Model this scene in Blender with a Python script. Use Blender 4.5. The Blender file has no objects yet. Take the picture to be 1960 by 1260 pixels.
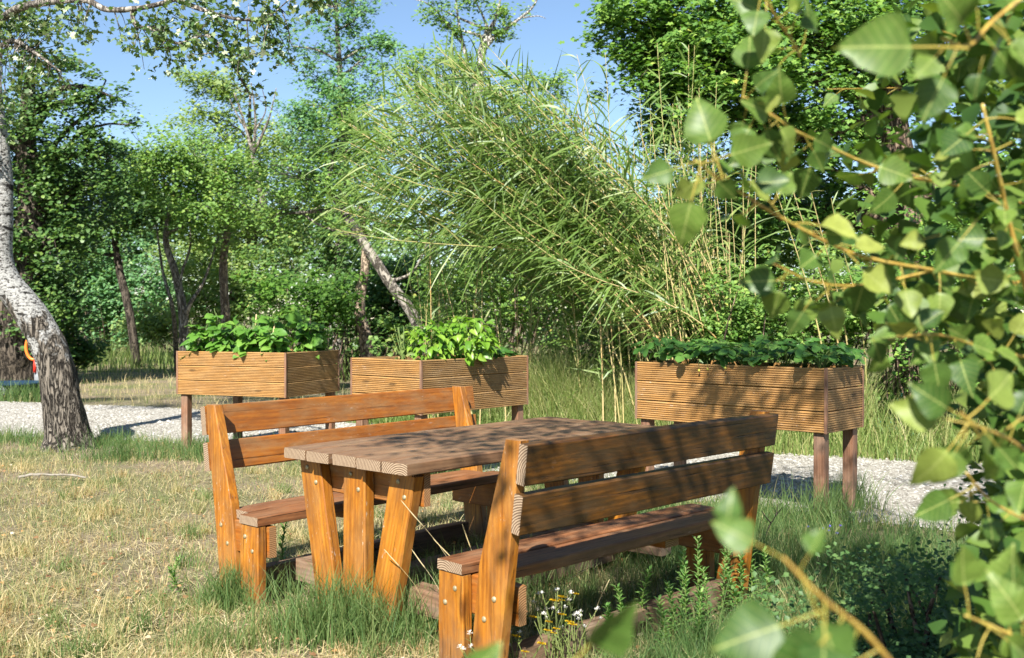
import bpy, bmesh, math, random
import numpy as np
from mathutils import Vector, Matrix, noise as mnoise

random.seed(7)
rng = np.random.default_rng(11)
scene = bpy.context.scene
R = math.radians

# ------------------------------------------------------------------ camera, sky, sun, exposure
CAMZ, FPX, HY = 1.32, 1939.3, 608.7          # eye height, focal length in photo pixels, horizon row
cam_d = bpy.data.cameras.new('camera')
cam_d.sensor_width = 36.0
cam_d.lens = FPX / 1960 * 36
cam_d.clip_start, cam_d.clip_end = 0.05, 3000
cam_d.dof.use_dof = True
cam_d.dof.focus_distance = 5.4
cam_d.dof.aperture_fstop = 4.8
cam = bpy.data.objects.new('camera', cam_d)
scene.collection.objects.link(cam)
cam.location = (0, 0, CAMZ)
cam.rotation_euler = (R(90) - math.atan((630 - HY) / FPX), 0, 0)
scene.camera = cam

SUN_EL = R(43)
SUN_AZ = R(13)                                # the light travels this much to the right of straight ahead
RAY = Vector((math.sin(SUN_AZ) * math.cos(SUN_EL), math.cos(SUN_AZ) * math.cos(SUN_EL), -math.sin(SUN_EL)))
world = bpy.data.worlds.new('World')
scene.world = world
world.use_nodes = True
wn = world.node_tree.nodes
sky = wn.new('ShaderNodeTexSky')
sky.sky_type = 'NISHITA'
sky.sun_disc = False
sky.sun_elevation = SUN_EL
sky.sun_rotation = math.pi + SUN_AZ
sky.air_density = 1.0
sky.dust_density = 0.1
sky.ozone_density = 3.0
bg = wn['Background']
world.node_tree.links.new(sky.outputs[0], bg.inputs[0])
bg.inputs[1].default_value = 0.070
sun_d = bpy.data.lights.new('sun', 'SUN')
sun_d.energy = 5.0
sun_d.angle = R(0.53)
sun_d.color = (1.0, 0.965, 0.90)
sun = bpy.data.objects.new('sun', sun_d)
scene.collection.objects.link(sun)
sun.rotation_euler = RAY.to_track_quat('-Z', 'Y').to_euler()
scene.view_settings.view_transform = 'Standard'
scene.view_settings.look = 'None'
scene.view_settings.gamma = 1.0
scene.view_settings.exposure = 1.35
scene.cycles.use_denoising = True
scene.cycles.max_bounces = 7
scene.cycles.diffuse_bounces = 4
scene.cycles.transmission_bounces = 6
scene.cycles.sample_clamp_indirect = 8

# ------------------------------------------------------------------ helpers
def W(px, py, d):
    return np.array([(px - 980) / FPX * d, d, CAMZ + (HY - py) / FPX * d])

def gnd(px, py):
    d = CAMZ * FPX / (py - HY)
    return np.array([(px - 980) / FPX * d, d, 0.0])

def tag(o, label=None, cat=None, group=None, kind=None):
    if label: o['label'] = label
    if cat: o['category'] = cat
    if group: o['group'] = group
    if kind: o['kind'] = kind
    return o

def link(o, parent=None):
    scene.collection.objects.link(o)
    if parent is not None: o.parent = parent
    return o

def empty(name, loc=(0, 0, 0), rz=0.0):
    o = bpy.data.objects.new(name, None)
    o.empty_display_size = 0.1
    o.location = loc
    o.rotation_euler = (0, 0, rz)
    return link(o)

def np_mesh(name, V, F, mats, attrs=None, smooth=False, midx=None):
    """V (n,3); F (m,k) index array (k = 3 or 4)"""
    me = bpy.data.meshes.new(name)
    V = np.asarray(V, np.float32); F = np.asarray(F, np.int32)
    k = F.shape[1]
    me.vertices.add(len(V)); me.vertices.foreach_set('co', V.ravel())
    me.loops.add(F.size); me.loops.foreach_set('vertex_index', F.ravel())
    me.polygons.add(len(F))
    me.polygons.foreach_set('loop_start', np.arange(0, F.size, k, dtype=np.int32))
    if midx is not None: me.polygons.foreach_set('material_index', np.asarray(midx, np.int32))
    if smooth: me.polygons.foreach_set('use_smooth', np.ones(len(F), bool))
    for an, av in (attrs or {}).items():
        a = me.attributes.new(an, 'FLOAT', 'POINT')
        a.data.foreach_set('value', np.asarray(av, np.float32))
    for m in (mats if isinstance(mats, (list, tuple)) else [mats]): me.materials.append(m)
    me.update(calc_edges=True)
    return me

def obj(name, me, parent=None, loc=None):
    o = bpy.data.objects.new(name, me)
    if loc is not None: o.location = loc
    return link(o, parent)

class Geo:
    """collects quads / tris as quads-with-repeat-free triangles"""
    def __init__(s): s.V = []; s.F = []; s.n = 0; s.A = []
    def add(s, V, F, a=0.0):
        V = np.asarray(V, float); F = np.asarray(F, int)
        if F.shape[1] == 4: F = np.concatenate([F[:, [0, 1, 2]], F[:, [0, 2, 3]]])
        s.V.append(V); s.F.append(F + s.n); s.n += len(V)
        s.A.append(np.full(len(V), a) if np.isscalar(a) else np.asarray(a))
    def mesh(s, name, mat, smooth=True):
        return np_mesh(name, np.concatenate(s.V), np.concatenate(s.F), mat, {'rnd': np.concatenate(s.A)}, smooth)

def tube_geo(P, r, sides=6, cap=True, wob=0.0):
    P = np.asarray(P, float); n = len(P); r = np.broadcast_to(np.asarray(r, float), (n,))
    T = np.gradient(P, axis=0); T /= np.linalg.norm(T, axis=1)[:, None] + 1e-9
    ref = np.array([0.31, 0.17, 0.93]) if abs(T[0, 2]) < .9 else np.array([1.0, .1, 0])
    V = np.zeros((n, sides, 3)); ang = np.linspace(0, 2 * np.pi, sides, endpoint=False)
    a = np.cross(T[0], ref); a /= np.linalg.norm(a)
    for i in range(n):
        a = a - T[i] * a.dot(T[i]); a /= np.linalg.norm(a) + 1e-9
        b = np.cross(T[i], a)
        rr = r[i] * (1 + wob * rng.normal(size=sides)) if wob else r[i]
        V[i] = P[i] + (np.cos(ang) * rr)[:, None] * a + (np.sin(ang) * rr)[:, None] * b
    V = V.reshape(-1, 3)
    F = []
    for i in range(n - 1):
        j = np.arange(sides); k = (j + 1) % sides
        F.append(np.stack([i * sides + j, i * sides + k, (i + 1) * sides + k, (i + 1) * sides + j], 1))
    F = np.concatenate(F)
    if cap:
        V = np.concatenate([V, P[-1:], P[:1]])
        j = np.arange(sides); k = (j + 1) % sides; t = n * sides
        F = np.concatenate([F, np.stack([(n - 1) * sides + j, (n - 1) * sides + k, np.full(sides, t), np.full(sides, t)], 1),
                            np.stack([k, j, np.full(sides, t + 1), np.full(sides, t + 1)], 1)])
    return V, F

def tri(F):
    F = np.asarray(F)
    T = np.concatenate([F[:, [0, 1, 2]], F[:, [0, 2, 3]]])
    ok = (T[:, 0] != T[:, 1]) & (T[:, 1] != T[:, 2]) & (T[:, 0] != T[:, 2])
    return T[ok]

def spline(P, m):
    """Catmull-Rom through the rows of P, m samples"""
    P = np.asarray(P, float)
    Q = np.concatenate([2 * P[:1] - P[1:2], P, 2 * P[-1:] - P[-2:-1]])
    t = np.linspace(0, len(P) - 1, m); i = np.minimum(t.astype(int), len(P) - 2); f = (t - i)[:, None]
    a, b, c, d = Q[i], Q[i + 1], Q[i + 2], Q[i + 3]
    return .5 * ((2 * b) + (c - a) * f + (2 * a - 5 * b + 4 * c - d) * f ** 2 + (3 * b - 3 * c + d - a) * f ** 3)

def rot_frames(n, up_bias=0.6, face=None, face_w=0.0):
    """n random leaf frames: columns = side, along, normal"""
    N = rng.normal(size=(n, 3)); N /= np.linalg.norm(N, axis=1)[:, None]
    N[:, 2] = np.abs(N[:, 2]) + up_bias
    if face is not None: N += face_w * np.asarray(face)
    N /= np.linalg.norm(N, axis=1)[:, None]
    A = rng.normal(size=(n, 3)); A[:, 2] -= 0.5
    A -= N * (A * N).sum(1)[:, None]; A /= np.linalg.norm(A, axis=1)[:, None]
    S = np.cross(A, N)
    return S, A, N

def scatter(tv, tf, P, size, frames, a=None):
    """copy a template (tv,tf tris) to every P; returns V,F,rnd"""
    S, A, N = frames; n = len(P); k = len(tv)
    size = np.broadcast_to(size, (n,))[:, None, None]
    V = (tv[None, :, 0:1] * S[:, None] + tv[None, :, 1:2] * A[:, None] + tv[None, :, 2:3] * N[:, None]) * size + P[:, None]
    F = (tf[None] + (np.arange(n) * k)[:, None, None]).reshape(-1, tf.shape[1])
    if a is None: a = rng.random(n)
    return V.reshape(-1, 3), F, np.repeat(a, k)

LEAF4 = (np.array([[0, 0, 0], [-.36, .42, .07], [.36, .42, .07], [0, 1, -.05]]), np.array([[0, 2, 3], [0, 3, 1]]))
LEAFR = (np.array([[0, 0, 0], [-.42, .4, .06], [.42, .4, .06], [-.25, .85, .02], [.25, .85, .02], [0, 1, -.04]]),
         np.array([[0, 2, 1], [1, 2, 4], [1, 4, 3], [3, 4, 5]]))
NEEDLE = (np.array([[-.07, 0, 0], [.07, 0, 0], [0, 1, -.1]]), np.array([[0, 1, 2]]))
LOBED = (np.array([[0, 0, 0], [.34, .08, .03], [.22, .36, .03], [.5, .55, .04], [.2, .66, .02], [0, 1.05, -.04],
                   [-.2, .66, .02], [-.5, .55, .04], [-.22, .36, .03], [-.34, .08, .03]]),
         np.array([[0, 1, 2], [2, 3, 4], [0, 2, 8], [0, 8, 9], [8, 6, 7], [2, 4, 8], [4, 6, 8], [4, 5, 6]]))

# ------------------------------------------------------------------ materials
def new_mat(name):
    m = bpy.data.materials.new(name); m.use_nodes = True
    nt = m.node_tree
    for n in list(nt.nodes):
        if n.type != 'OUTPUT_MATERIAL': nt.nodes.remove(n)
    return m, nt, nt.nodes['Material Output']

def N_(nt, t, **kw):
    n = nt.nodes.new(t)
    for k, v in kw.items():
        if k.startswith('i_'):
            key = k[2:]; key = int(key) if key.isdigit() else key.replace('_', ' ')
            n.inputs[key].default_value = v
        else: setattr(n, k, v)
    return n

def ramp(nt, fac, stops, interp='LINEAR'):
    r = nt.nodes.new('ShaderNodeValToRGB'); r.color_ramp.interpolation = interp
    el = r.color_ramp.elements
    while len(el) > 1: el.remove(el[-1])
    for i, (p, c) in enumerate(stops):
        e = el[0] if i == 0 else el.new(p)
        e.position = p; e.color = (*c, 1) if len(c) == 3 else c
    nt.links.new(fac, r.inputs[0])
    return r.outputs[0]

def mixc(nt, fac, a, b, mode='MIX'):
    m = nt.nodes.new('ShaderNodeMix'); m.data_type = 'RGBA'; m.blend_type = mode
    for sock, v in ((m.inputs[0], fac), (m.inputs[6], a), (m.inputs[7], b)):
        if hasattr(v, 'is_linked'): nt.links.new(v, sock)
        else: sock.default_value = v if not isinstance(v, tuple) else (*v, 1)[:4]
    return m.outputs[2]

def math_(nt, op, a, b=None, c=None, clamp=False):
    m = nt.nodes.new('ShaderNodeMath'); m.operation = op; m.use_clamp = clamp
    for i, v in enumerate((a, b, c)):
        if v is None: continue
        if hasattr(v, 'is_linked'): nt.links.new(v, m.inputs[i])
        else: m.inputs[i].default_value = v
    return m.outputs[0]

def coords(nt, scale=(1, 1, 1), random_shift=True, kind='Object'):
    tc = nt.nodes.new('ShaderNodeTexCoord')
    v = tc.outputs[kind]
    if random_shift:
        oi = nt.nodes.new('ShaderNodeObjectInfo')
        ad = nt.nodes.new('ShaderNodeVectorMath'); ad.operation = 'ADD'
        cx = nt.nodes.new('ShaderNodeCombineXYZ')
        k = math_(nt, 'MULTIPLY', oi.outputs['Random'], 37.0)
        for i in range(3): nt.links.new(k, cx.inputs[i])
        nt.links.new(v, ad.inputs[0]); nt.links.new(cx.outputs[0], ad.inputs[1]); v = ad.outputs[0]
    mp = nt.nodes.new('ShaderNodeMapping'); mp.inputs['Scale'].default_value = scale
    nt.links.new(v, mp.inputs[0])
    return mp.outputs[0]

def tex(nt, vec, scale, detail=4, rough=.55, dist=0.0):
    n = N_(nt, 'ShaderNodeTexNoise', i_Scale=scale, i_Detail=detail, i_Roughness=rough, i_Distortion=dist)
    nt.links.new(vec, n.inputs['Vector'])
    return n.outputs['Fac']

def bump(nt, h, strength=.3, dist=.01):
    b = N_(nt, 'ShaderNodeBump', i_Strength=strength, i_Distance=dist)
    nt.links.new(h, b.inputs['Height'])
    return b.outputs[0]

def principled(nt, out, col, rough=.5, normal=None, spec=.4):
    p = nt.nodes.new('ShaderNodeBsdfPrincipled')
    if hasattr(col, 'is_linked'): nt.links.new(col, p.inputs['Base Color'])
    else: p.inputs['Base Color'].default_value = (*col, 1)
    if hasattr(rough, 'is_linked'): nt.links.new(rough, p.inputs['Roughness'])
    else: p.inputs['Roughness'].default_value = rough
    p.inputs['Specular IOR Level'].default_value = spec
    if normal is not None: nt.links.new(normal, p.inputs['Normal'])
    nt.links.new(p.outputs[0], out.inputs[0])
    return p

def leaf_mat(name, stops, transl=.35, rough=.5, spec=.35, tcol=None, attr=True, patch=None, vein=False):
    m, nt, out = new_mat(name)
    if attr:
        at = N_(nt, 'ShaderNodeAttribute', attribute_name='rnd'); f = at.outputs['Fac']
    else:
        f = nt.nodes.new('ShaderNodeObjectInfo').outputs['Random']
    c = ramp(nt, f, stops)
    if vein:                                        # pale midrib and side veins, leaf lies along local Y
        tc = nt.nodes.new('ShaderNodeTexCoord'); sp = nt.nodes.new('ShaderNodeSeparateXYZ'); nt.links.new(tc.outputs['Object'], sp.inputs[0])
        ax = math_(nt, 'ABSOLUTE', sp.outputs[0])
        mid = ramp(nt, ax, [(.008, (1, 1, 1)), (.02, (0, 0, 0))])
        sv = math_(nt, 'FRACT', math_(nt, 'MULTIPLY', math_(nt, 'SUBTRACT', sp.outputs[1], math_(nt, 'MULTIPLY', ax, .75)), 7.0))
        side = ramp(nt, math_(nt, 'ABSOLUTE', math_(nt, 'SUBTRACT', sv, .5)), [(.03, (1, 1, 1)), (.09, (0, 0, 0))])
        k = math_(nt, 'MAXIMUM', math_(nt, 'MULTIPLY', mid, .75), math_(nt, 'MULTIPLY', side, .28))
        c = mixc(nt, k, c, (.36, .40, .12))
        blot = ramp(nt, tex(nt, coords(nt), 3.0, 3), [(.35, (.8, .8, .8)), (.7, (1.15, 1.15, 1.15))])
        c = mixc(nt, 1.0, c, blot, 'MULTIPLY')
    if patch:
        v = coords(nt, random_shift=False)
        k = ramp(nt, tex(nt, v, patch[0], 2), [(.4, (0, 0, 0)), (.62, (1, 1, 1))])
        c = mixc(nt, math_(nt, 'MULTIPLY', k, patch[2]), c, patch[1])
    p = nt.nodes.new('ShaderNodeBsdfPrincipled')
    nt.links.new(c, p.inputs['Base Color']); p.inputs['Roughness'].default_value = rough
    p.inputs['Specular IOR Level'].default_value = spec
    t = nt.nodes.new('ShaderNodeBsdfTranslucent')
    nt.links.new(mixc(nt, 1.0, c, tcol or (1.25, 1.35, .55), 'MULTIPLY'), t.inputs[0])
    mx = nt.nodes.new('ShaderNodeMixShader'); mx.inputs[0].default_value = transl
    nt.links.new(p.outputs[0], mx.inputs[1]); nt.links.new(t.outputs[0], mx.inputs[2])
    nt.links.new(mx.outputs[0], out.inputs[0])
    return m

def wood_mat(name, dark, mid, light, weather, wamt=.35, rough=.45, white=0.0, grain=1.0, stain=None, stain_amt=0.0, soft=1.0):
    """grain runs along local X"""
    m, nt, out = new_mat(name)
    v = coords(nt, (1.1, 13, 13)); fine = tex(nt, v, 5.5 * grain, 6, .65, .35)
    big = tex(nt, coords(nt, (.9, 5, 5)), 2.2, 3, .5, .8)
    rings = N_(nt, 'ShaderNodeTexWave', wave_type='BANDS', bands_direction='DIAGONAL', i_Scale=3.4, i_Distortion=5.0, i_Detail=4.0, i_Detail_Scale=1.2)
    nt.links.new(coords(nt, (.22, 8, 8)), rings.inputs['Vector'])
    g = math_(nt, 'ADD', math_(nt, 'MULTIPLY', fine, .5), math_(nt, 'MULTIPLY', rings.outputs['Fac'], .14 * soft))
    g = math_(nt, 'ADD', g, math_(nt, 'MULTIPLY_ADD', big, .48 * soft, .31 * (1 - soft)))
    c = ramp(nt, g, [(.34, dark), (.55, mid), (.76, light)])
    vb = N_(nt, 'ShaderNodeTexVoronoi', i_Scale=1.0); nt.links.new(coords(nt, (2.6, 9, 9)), vb.inputs['Vector'])
    knot = ramp(nt, vb.outputs['Distance'], [(.07, (1, 1, 1)), (.16, (0, 0, 0))])
    c = mixc(nt, math_(nt, 'MULTIPLY', knot, .75), c, tuple(x * .35 for x in dark))
    wn_ = tex(nt, coords(nt, (1.4, 4, 4)), 2.6, 5, .62)
    wf = ramp(nt, wn_, [(.45, (0, 0, 0)), (.66, (1, 1, 1))])
    c = mixc(nt, math_(nt, 'MULTIPLY', wf, wamt), c, weather)
    if stain is not None:
        sf = ramp(nt, tex(nt, coords(nt, (2, 6, 6)), 3.1, 6, .7), [(.42, (0, 0, 0)), (.6, (1, 1, 1))])
        c = mixc(nt, math_(nt, 'MULTIPLY', sf, stain_amt), c, stain)
    if white:
        w = ramp(nt, tex(nt, coords(nt, (3, 9, 9)), 6.5, 8, .75), [(.60, (0, 0, 0)), (.67, (1, 1, 1))])
        msk = ramp(nt, tex(nt, coords(nt, (1, 1.6, 1.6)), 3.0, 1), [(.50, (0, 0, 0)), (.60, (1, 1, 1))])
        c = mixc(nt, math_(nt, 'MULTIPLY', math_(nt, 'MULTIPLY', w, msk), white * .75), c, (.58, .53, .46))
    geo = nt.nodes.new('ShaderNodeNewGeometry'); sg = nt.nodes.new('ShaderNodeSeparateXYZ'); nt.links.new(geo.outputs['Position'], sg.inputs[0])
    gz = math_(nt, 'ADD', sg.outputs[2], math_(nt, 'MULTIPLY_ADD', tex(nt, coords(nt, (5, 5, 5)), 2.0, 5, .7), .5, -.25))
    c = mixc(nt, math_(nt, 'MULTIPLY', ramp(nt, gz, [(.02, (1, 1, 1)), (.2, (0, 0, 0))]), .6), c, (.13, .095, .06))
    cr = ramp(nt, tex(nt, coords(nt, (.7, 30, 30)), 3.0, 4, .6), [(.33, (0, 0, 0)), (.39, (1, 1, 1))])
    c = mixc(nt, math_(nt, 'MULTIPLY', math_(nt, 'SUBTRACT', 1.0, cr), .8 * soft), c, tuple(x * .25 for x in dark))
    h = math_(nt, 'ADD', math_(nt, 'MULTIPLY', fine, .6), math_(nt, 'MULTIPLY', cr, .5))
    rr = math_(nt, 'ADD', math_(nt, 'MULTIPLY', wf, .2), rough)
    principled(nt, out, c, rr, bump(nt, h, .55, .004), .4)
    return m

def endgrain_mat(name, a, b):
    m, nt, out = new_mat(name)
    tc = nt.nodes.new('ShaderNodeTexCoord'); oi = nt.nodes.new('ShaderNodeObjectInfo')
    sp = nt.nodes.new('ShaderNodeSeparateXYZ'); nt.links.new(tc.outputs['Object'], sp.inputs[0])
    yy = math_(nt, 'ADD', sp.outputs[1], math_(nt, 'MULTIPLY_ADD', oi.outputs['Random'], .09, -.045))
    zz = math_(nt, 'ADD', sp.outputs[2], math_(nt, 'MULTIPLY_ADD', oi.outputs['Random'], -.05, .045))
    cb = nt.nodes.new('ShaderNodeCombineXYZ'); nt.links.new(yy, cb.inputs[1]); nt.links.new(zz, cb.inputs[2])
    w = N_(nt, 'ShaderNodeTexWave', wave_type='RINGS', rings_direction='X', i_Scale=36.0, i_Distortion=1.2, i_Detail=3.0, i_Detail_Scale=2.0)
    nt.links.new(cb.outputs[0], w.inputs['Vector'])
    n = tex(nt, coords(nt, (30, 30, 30)), 2, 6, .7)
    g = math_(nt, 'ADD', math_(nt, 'MULTIPLY', w.outputs['Fac'], .65), math_(nt, 'MULTIPLY', n, .4))
    c = ramp(nt, g, [(.2, a), (.75, b)])
    principled(nt, out, c, .8, bump(nt, g, .5, .003), .2)
    return m

M = {}
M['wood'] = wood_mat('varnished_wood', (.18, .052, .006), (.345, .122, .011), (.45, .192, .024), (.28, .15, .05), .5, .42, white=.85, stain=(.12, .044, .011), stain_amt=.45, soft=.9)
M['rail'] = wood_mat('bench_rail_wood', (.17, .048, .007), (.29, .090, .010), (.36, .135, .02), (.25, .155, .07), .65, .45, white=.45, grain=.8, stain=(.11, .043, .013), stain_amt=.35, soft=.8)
M['rail_shaded'] = wood_mat('shaded_rail_wood', (.045, .018, .004), (.105, .041, .007), (.20, .078, .011), (.062, .036, .013), .6, .45, white=.1, grain=.9, stain=(.032, .023, .010), stain_amt=.65)  # rail wood darkened: the tree shade on this bench is put into its colours
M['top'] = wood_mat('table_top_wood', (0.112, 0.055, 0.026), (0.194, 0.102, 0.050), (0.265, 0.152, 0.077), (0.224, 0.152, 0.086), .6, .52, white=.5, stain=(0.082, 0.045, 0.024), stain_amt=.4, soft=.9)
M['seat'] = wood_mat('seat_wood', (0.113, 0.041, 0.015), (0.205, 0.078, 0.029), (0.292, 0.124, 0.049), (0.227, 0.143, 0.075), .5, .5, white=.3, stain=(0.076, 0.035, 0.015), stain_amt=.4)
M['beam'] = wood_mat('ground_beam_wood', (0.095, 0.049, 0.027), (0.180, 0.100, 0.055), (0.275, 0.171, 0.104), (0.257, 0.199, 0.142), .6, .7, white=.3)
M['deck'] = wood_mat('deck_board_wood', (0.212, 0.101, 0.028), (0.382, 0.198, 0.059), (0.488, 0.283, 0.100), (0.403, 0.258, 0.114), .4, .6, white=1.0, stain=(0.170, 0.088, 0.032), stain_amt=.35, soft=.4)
M['deck_shaded'] = wood_mat('weathered_shaded_board_wood', (0.188, 0.100, 0.035), (0.312, 0.173, 0.061), (0.425, 0.256, 0.099), (0.350, 0.232, 0.116), .55, .65, white=.8, stain=(0.138, 0.076, 0.031), stain_amt=.4, soft=.4)  # weathered, and darker partly because the side faces' weaker light is painted in
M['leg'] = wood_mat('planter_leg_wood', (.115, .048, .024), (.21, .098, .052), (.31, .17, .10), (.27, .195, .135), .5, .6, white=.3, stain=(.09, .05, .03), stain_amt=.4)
M['end'] = endgrain_mat('end_grain', (.09, .052, .03), (.36, .26, .17))
M['end_brown'] = endgrain_mat('brown_end_grain', (.14, .062, .024), (.36, .20, .09))
m, nt, out = new_mat('bolt_metal')
principled(nt, out, ramp(nt, tex(nt, coords(nt), 60, 3), [(.3, (.20, .15, .08)), (.7, (.42, .36, .22))]), .45).inputs['Metallic'].default_value = .3
M['bolt'] = m
m, nt, out = new_mat('soil')
g = tex(nt, coords(nt), 40, 8, .7)
principled(nt, out, ramp(nt, g, [(.3, (.02, .013, .008)), (.7, (.075, .05, .032))]), .95, bump(nt, g, 1, .02), .1)
M['soil'] = m
# foliage
M['poplar'] = leaf_mat('poplar_leaf', [(0, (.036, .085, .016)), (.45, (.078, .148, .024)), (.8, (.135, .205, .034)), (1, (.26, .29, .06))], .30, .44, .30, attr=False, vein=True)
M['poplar_crown'] = leaf_mat('poplar_crown_leaf', [(0, (.032, .075, .014)), (.6, (.076, .145, .023)), (1, (.17, .225, .045))], .30, .45, .3)
M['petiole'] = leaf_mat('leaf_stalk', [(0, (.40, .34, .06)), (1, (.55, .42, .09))], .25, .4, .4, attr=False)
m, nt, out = new_mat('young_branch_bark')
g = tex(nt, coords(nt, (1, 1, 1)), 35, 4)
principled(nt, out, ramp(nt, g, [(.3, (.22, .12, .035)), (.5, (.42, .27, .05)), (.62, (.46, .34, .08)), (.8, (.20, .13, .06))]), .45, bump(nt, g, .4, .002), .4)
M['twig'] = m
M['wpoplar'] = leaf_mat('white_poplar_leaf', [(0, (0.045, 0.095, 0.025)), (.55, (0.095, 0.164, 0.046)), (.82, (0.190, 0.253, 0.089)), (1, (0.531, 0.557, 0.430))], .3, .5, .35)
M['dark_leaf'] = leaf_mat('dark_ivy_leaf', [(0, (0.037, 0.087, 0.025)), (.6, (0.079, 0.155, 0.037)), (1, (0.198, 0.289, 0.063))], .28, .42, .4)
M['mid_leaf'] = leaf_mat('elm_leaf', [(0, (0.074, 0.151, 0.035)), (.6, (0.163, 0.283, 0.059)), (.93, (0.317, 0.419, 0.097)), (1, (0.612, 0.460, 0.137))], .36, .5, .3)
M['light_leaf'] = leaf_mat('pale_tree_leaf', [(0, (0.109, 0.184, 0.056)), (.6, (0.219, 0.311, 0.088)), (.93, (0.375, 0.436, 0.140)), (1, (0.598, 0.511, 0.197))], .38, .5, .3)
M['blue_leaf'] = leaf_mat('cool_green_leaf', [(0, (0.068, 0.159, 0.069)), (.6, (0.136, 0.281, 0.107)), (1, (0.292, 0.412, 0.163))], .35, .45, .4)
M['maple_leaf'] = leaf_mat('lobed_leaf', [(0, (0.057, 0.136, 0.029)), (.6, (0.134, 0.253, 0.046)), (.94, (0.268, 0.386, 0.072)), (1, (0.584, 0.498, 0.107))], .34, .45, .4)
M['bright_leaf'] = leaf_mat('bright_bush_leaf', [(0, (0.052, 0.126, 0.018)), (.7, (0.103, 0.213, 0.032)), (1, (0.187, 0.281, 0.045))], .38, .5, .3)
M['hazy_far_leaf'] = leaf_mat('hazy_far_leaf', [(0, (0.084, 0.156, 0.060)), (.6, (0.168, 0.240, 0.090)), (1, (0.288, 0.336, 0.144))], .35, .6, .2)  # lightened: a little distance haze is put into the leaf colour
M['reed_leaf'] = leaf_mat('reed_leaf', [(0, (.085, .155, .032)), (.6, (.16, .245, .055)), (.9, (.25, .31, .09)), (1, (.42, .36, .15))], .38, .42, .4)
M['cane'] = leaf_mat('reed_cane', [(0, (.30, .31, .10)), (.5, (.52, .42, .18)), (.85, (.56, .43, .21)), (1, (.50, .28, .09))], .08, .5, .35)
M['grass'] = leaf_mat('grass_blade', [(0, (0.077, 0.147, 0.044)), (.3, (0.139, 0.208, 0.066)), (.5, (0.226, 0.264, 0.098)), (.7, (0.412, 0.355, 0.175)), (.88, (0.598, 0.487, 0.273)), (1, (0.412, 0.274, 0.131))], .38, .55, .25)
M['tall_grass'] = leaf_mat('tall_grass_blade', [(0, (0.122, 0.198, 0.050)), (.5, (0.242, 0.317, 0.093)), (.8, (0.484, 0.450, 0.201)), (1, (0.612, 0.544, 0.332))], .38, .5, .3)
M['straw'] = leaf_mat('straw', [(0, (.50, .39, .19)), (1, (.68, .58, .36))], .25, .55, .25)
M['litter'] = leaf_mat('fallen_leaf', [(0, (.12, .06, .03)), (.5, (.30, .17, .08)), (.8, (.42, .24, .09)), (1, (.55, .47, .36))], .15, .7, .2)
M['bean'] = leaf_mat('bean_leaf', [(0, (0.067, 0.170, 0.022)), (.6, (0.116, 0.258, 0.036)), (1, (0.188, 0.331, 0.054))], .36, .45, .4, attr=False)
M['basil'] = leaf_mat('basil_leaf', [(0, (0.093, 0.212, 0.019)), (.6, (0.162, 0.306, 0.030)), (1, (0.255, 0.374, 0.051))], .36, .38, .45, attr=False)
M['strawberry'] = leaf_mat('strawberry_leaf', [(0, (.035, .10, .018)), (.6, (.07, .175, .030)), (1, (.14, .26, .05))], .3, .42, .4, attr=False)
M['seedling'] = leaf_mat('small_plant_leaf', [(0, (.14, .22, .05)), (.6, (.24, .29, .09)), (1, (.40, .30, .12))], .36, .5, .3, attr=False)
M['stem'] = leaf_mat('green_stem', [(0, (.13, .19, .05)), (1, (.24, .27, .09))], .15, .5, .3)
M['weed'] = leaf_mat('weed_leaf', [(0, (0.099, 0.218, 0.050)), (.6, (0.165, 0.310, 0.077)), (1, (0.264, 0.391, 0.121))], .36, .5, .3)
M['shrub'] = leaf_mat('fine_shrub_leaf', [(0, (0.035, 0.086, 0.028)), (.6, (0.078, 0.156, 0.043)), (1, (0.172, 0.265, 0.078))], .3, .5, .3)

def plain(name, a, b, scale=8, rough=.6, bmp=.2, metallic=0):
    m, nt, out = new_mat(name)
    g = tex(nt, coords(nt), scale, 5, .6)
    p = principled(nt, out, ramp(nt, g, [(.3, a), (.7, b)]), rough, bump(nt, g, bmp, .01))
    p.inputs['Metallic'].default_value = metallic
    return m
M['yellow'] = plain('yellow_petal', (.78, .50, .01), (.85, .62, .03), 20, .5)
M['unripe'] = plain('unripe_berry', (.36, .34, .05), (.5, .42, .07), 40, .5)
M['white_fluff'] = plain('white_seed_fluff', (.72, .68, .58), (.82, .80, .74), 60, .8)
M['purple'] = plain('purple_petal', (.16, .12, .55), (.24, .20, .70), 20, .5)
M['orange_hose'] = plain('orange_hose', (.75, .16, .02), (.82, .22, .03), 10, .4)
M['red_plastic'] = plain('red_plastic', (.70, .03, .02), (.78, .06, .03), 10, .4)
M['blue_tub'] = plain('blue_plastic', (.012, .028, .05), (.02, .042, .07), 6, .85)
for n_ in M['blue_tub'].node_tree.nodes:
    if n_.type == 'BSDF_PRINCIPLED': n_.inputs['Specular IOR Level'].default_value = .05
M['pale_post'] = plain('pale_painted_post', (.20, .21, .22), (.30, .31, .31), 12, .6)
M['net'] = plain('teal_netting', (.02, .16, .14), (.04, .26, .22), 12, .6)
M['stick'] = plain('bleached_stick', (.16, .135, .10), (.28, .25, .21), 25, .8, .5)
M['stake'] = plain('bamboo_stake', (.50, .36, .17), (.62, .48, .26), 14, .6)

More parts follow.
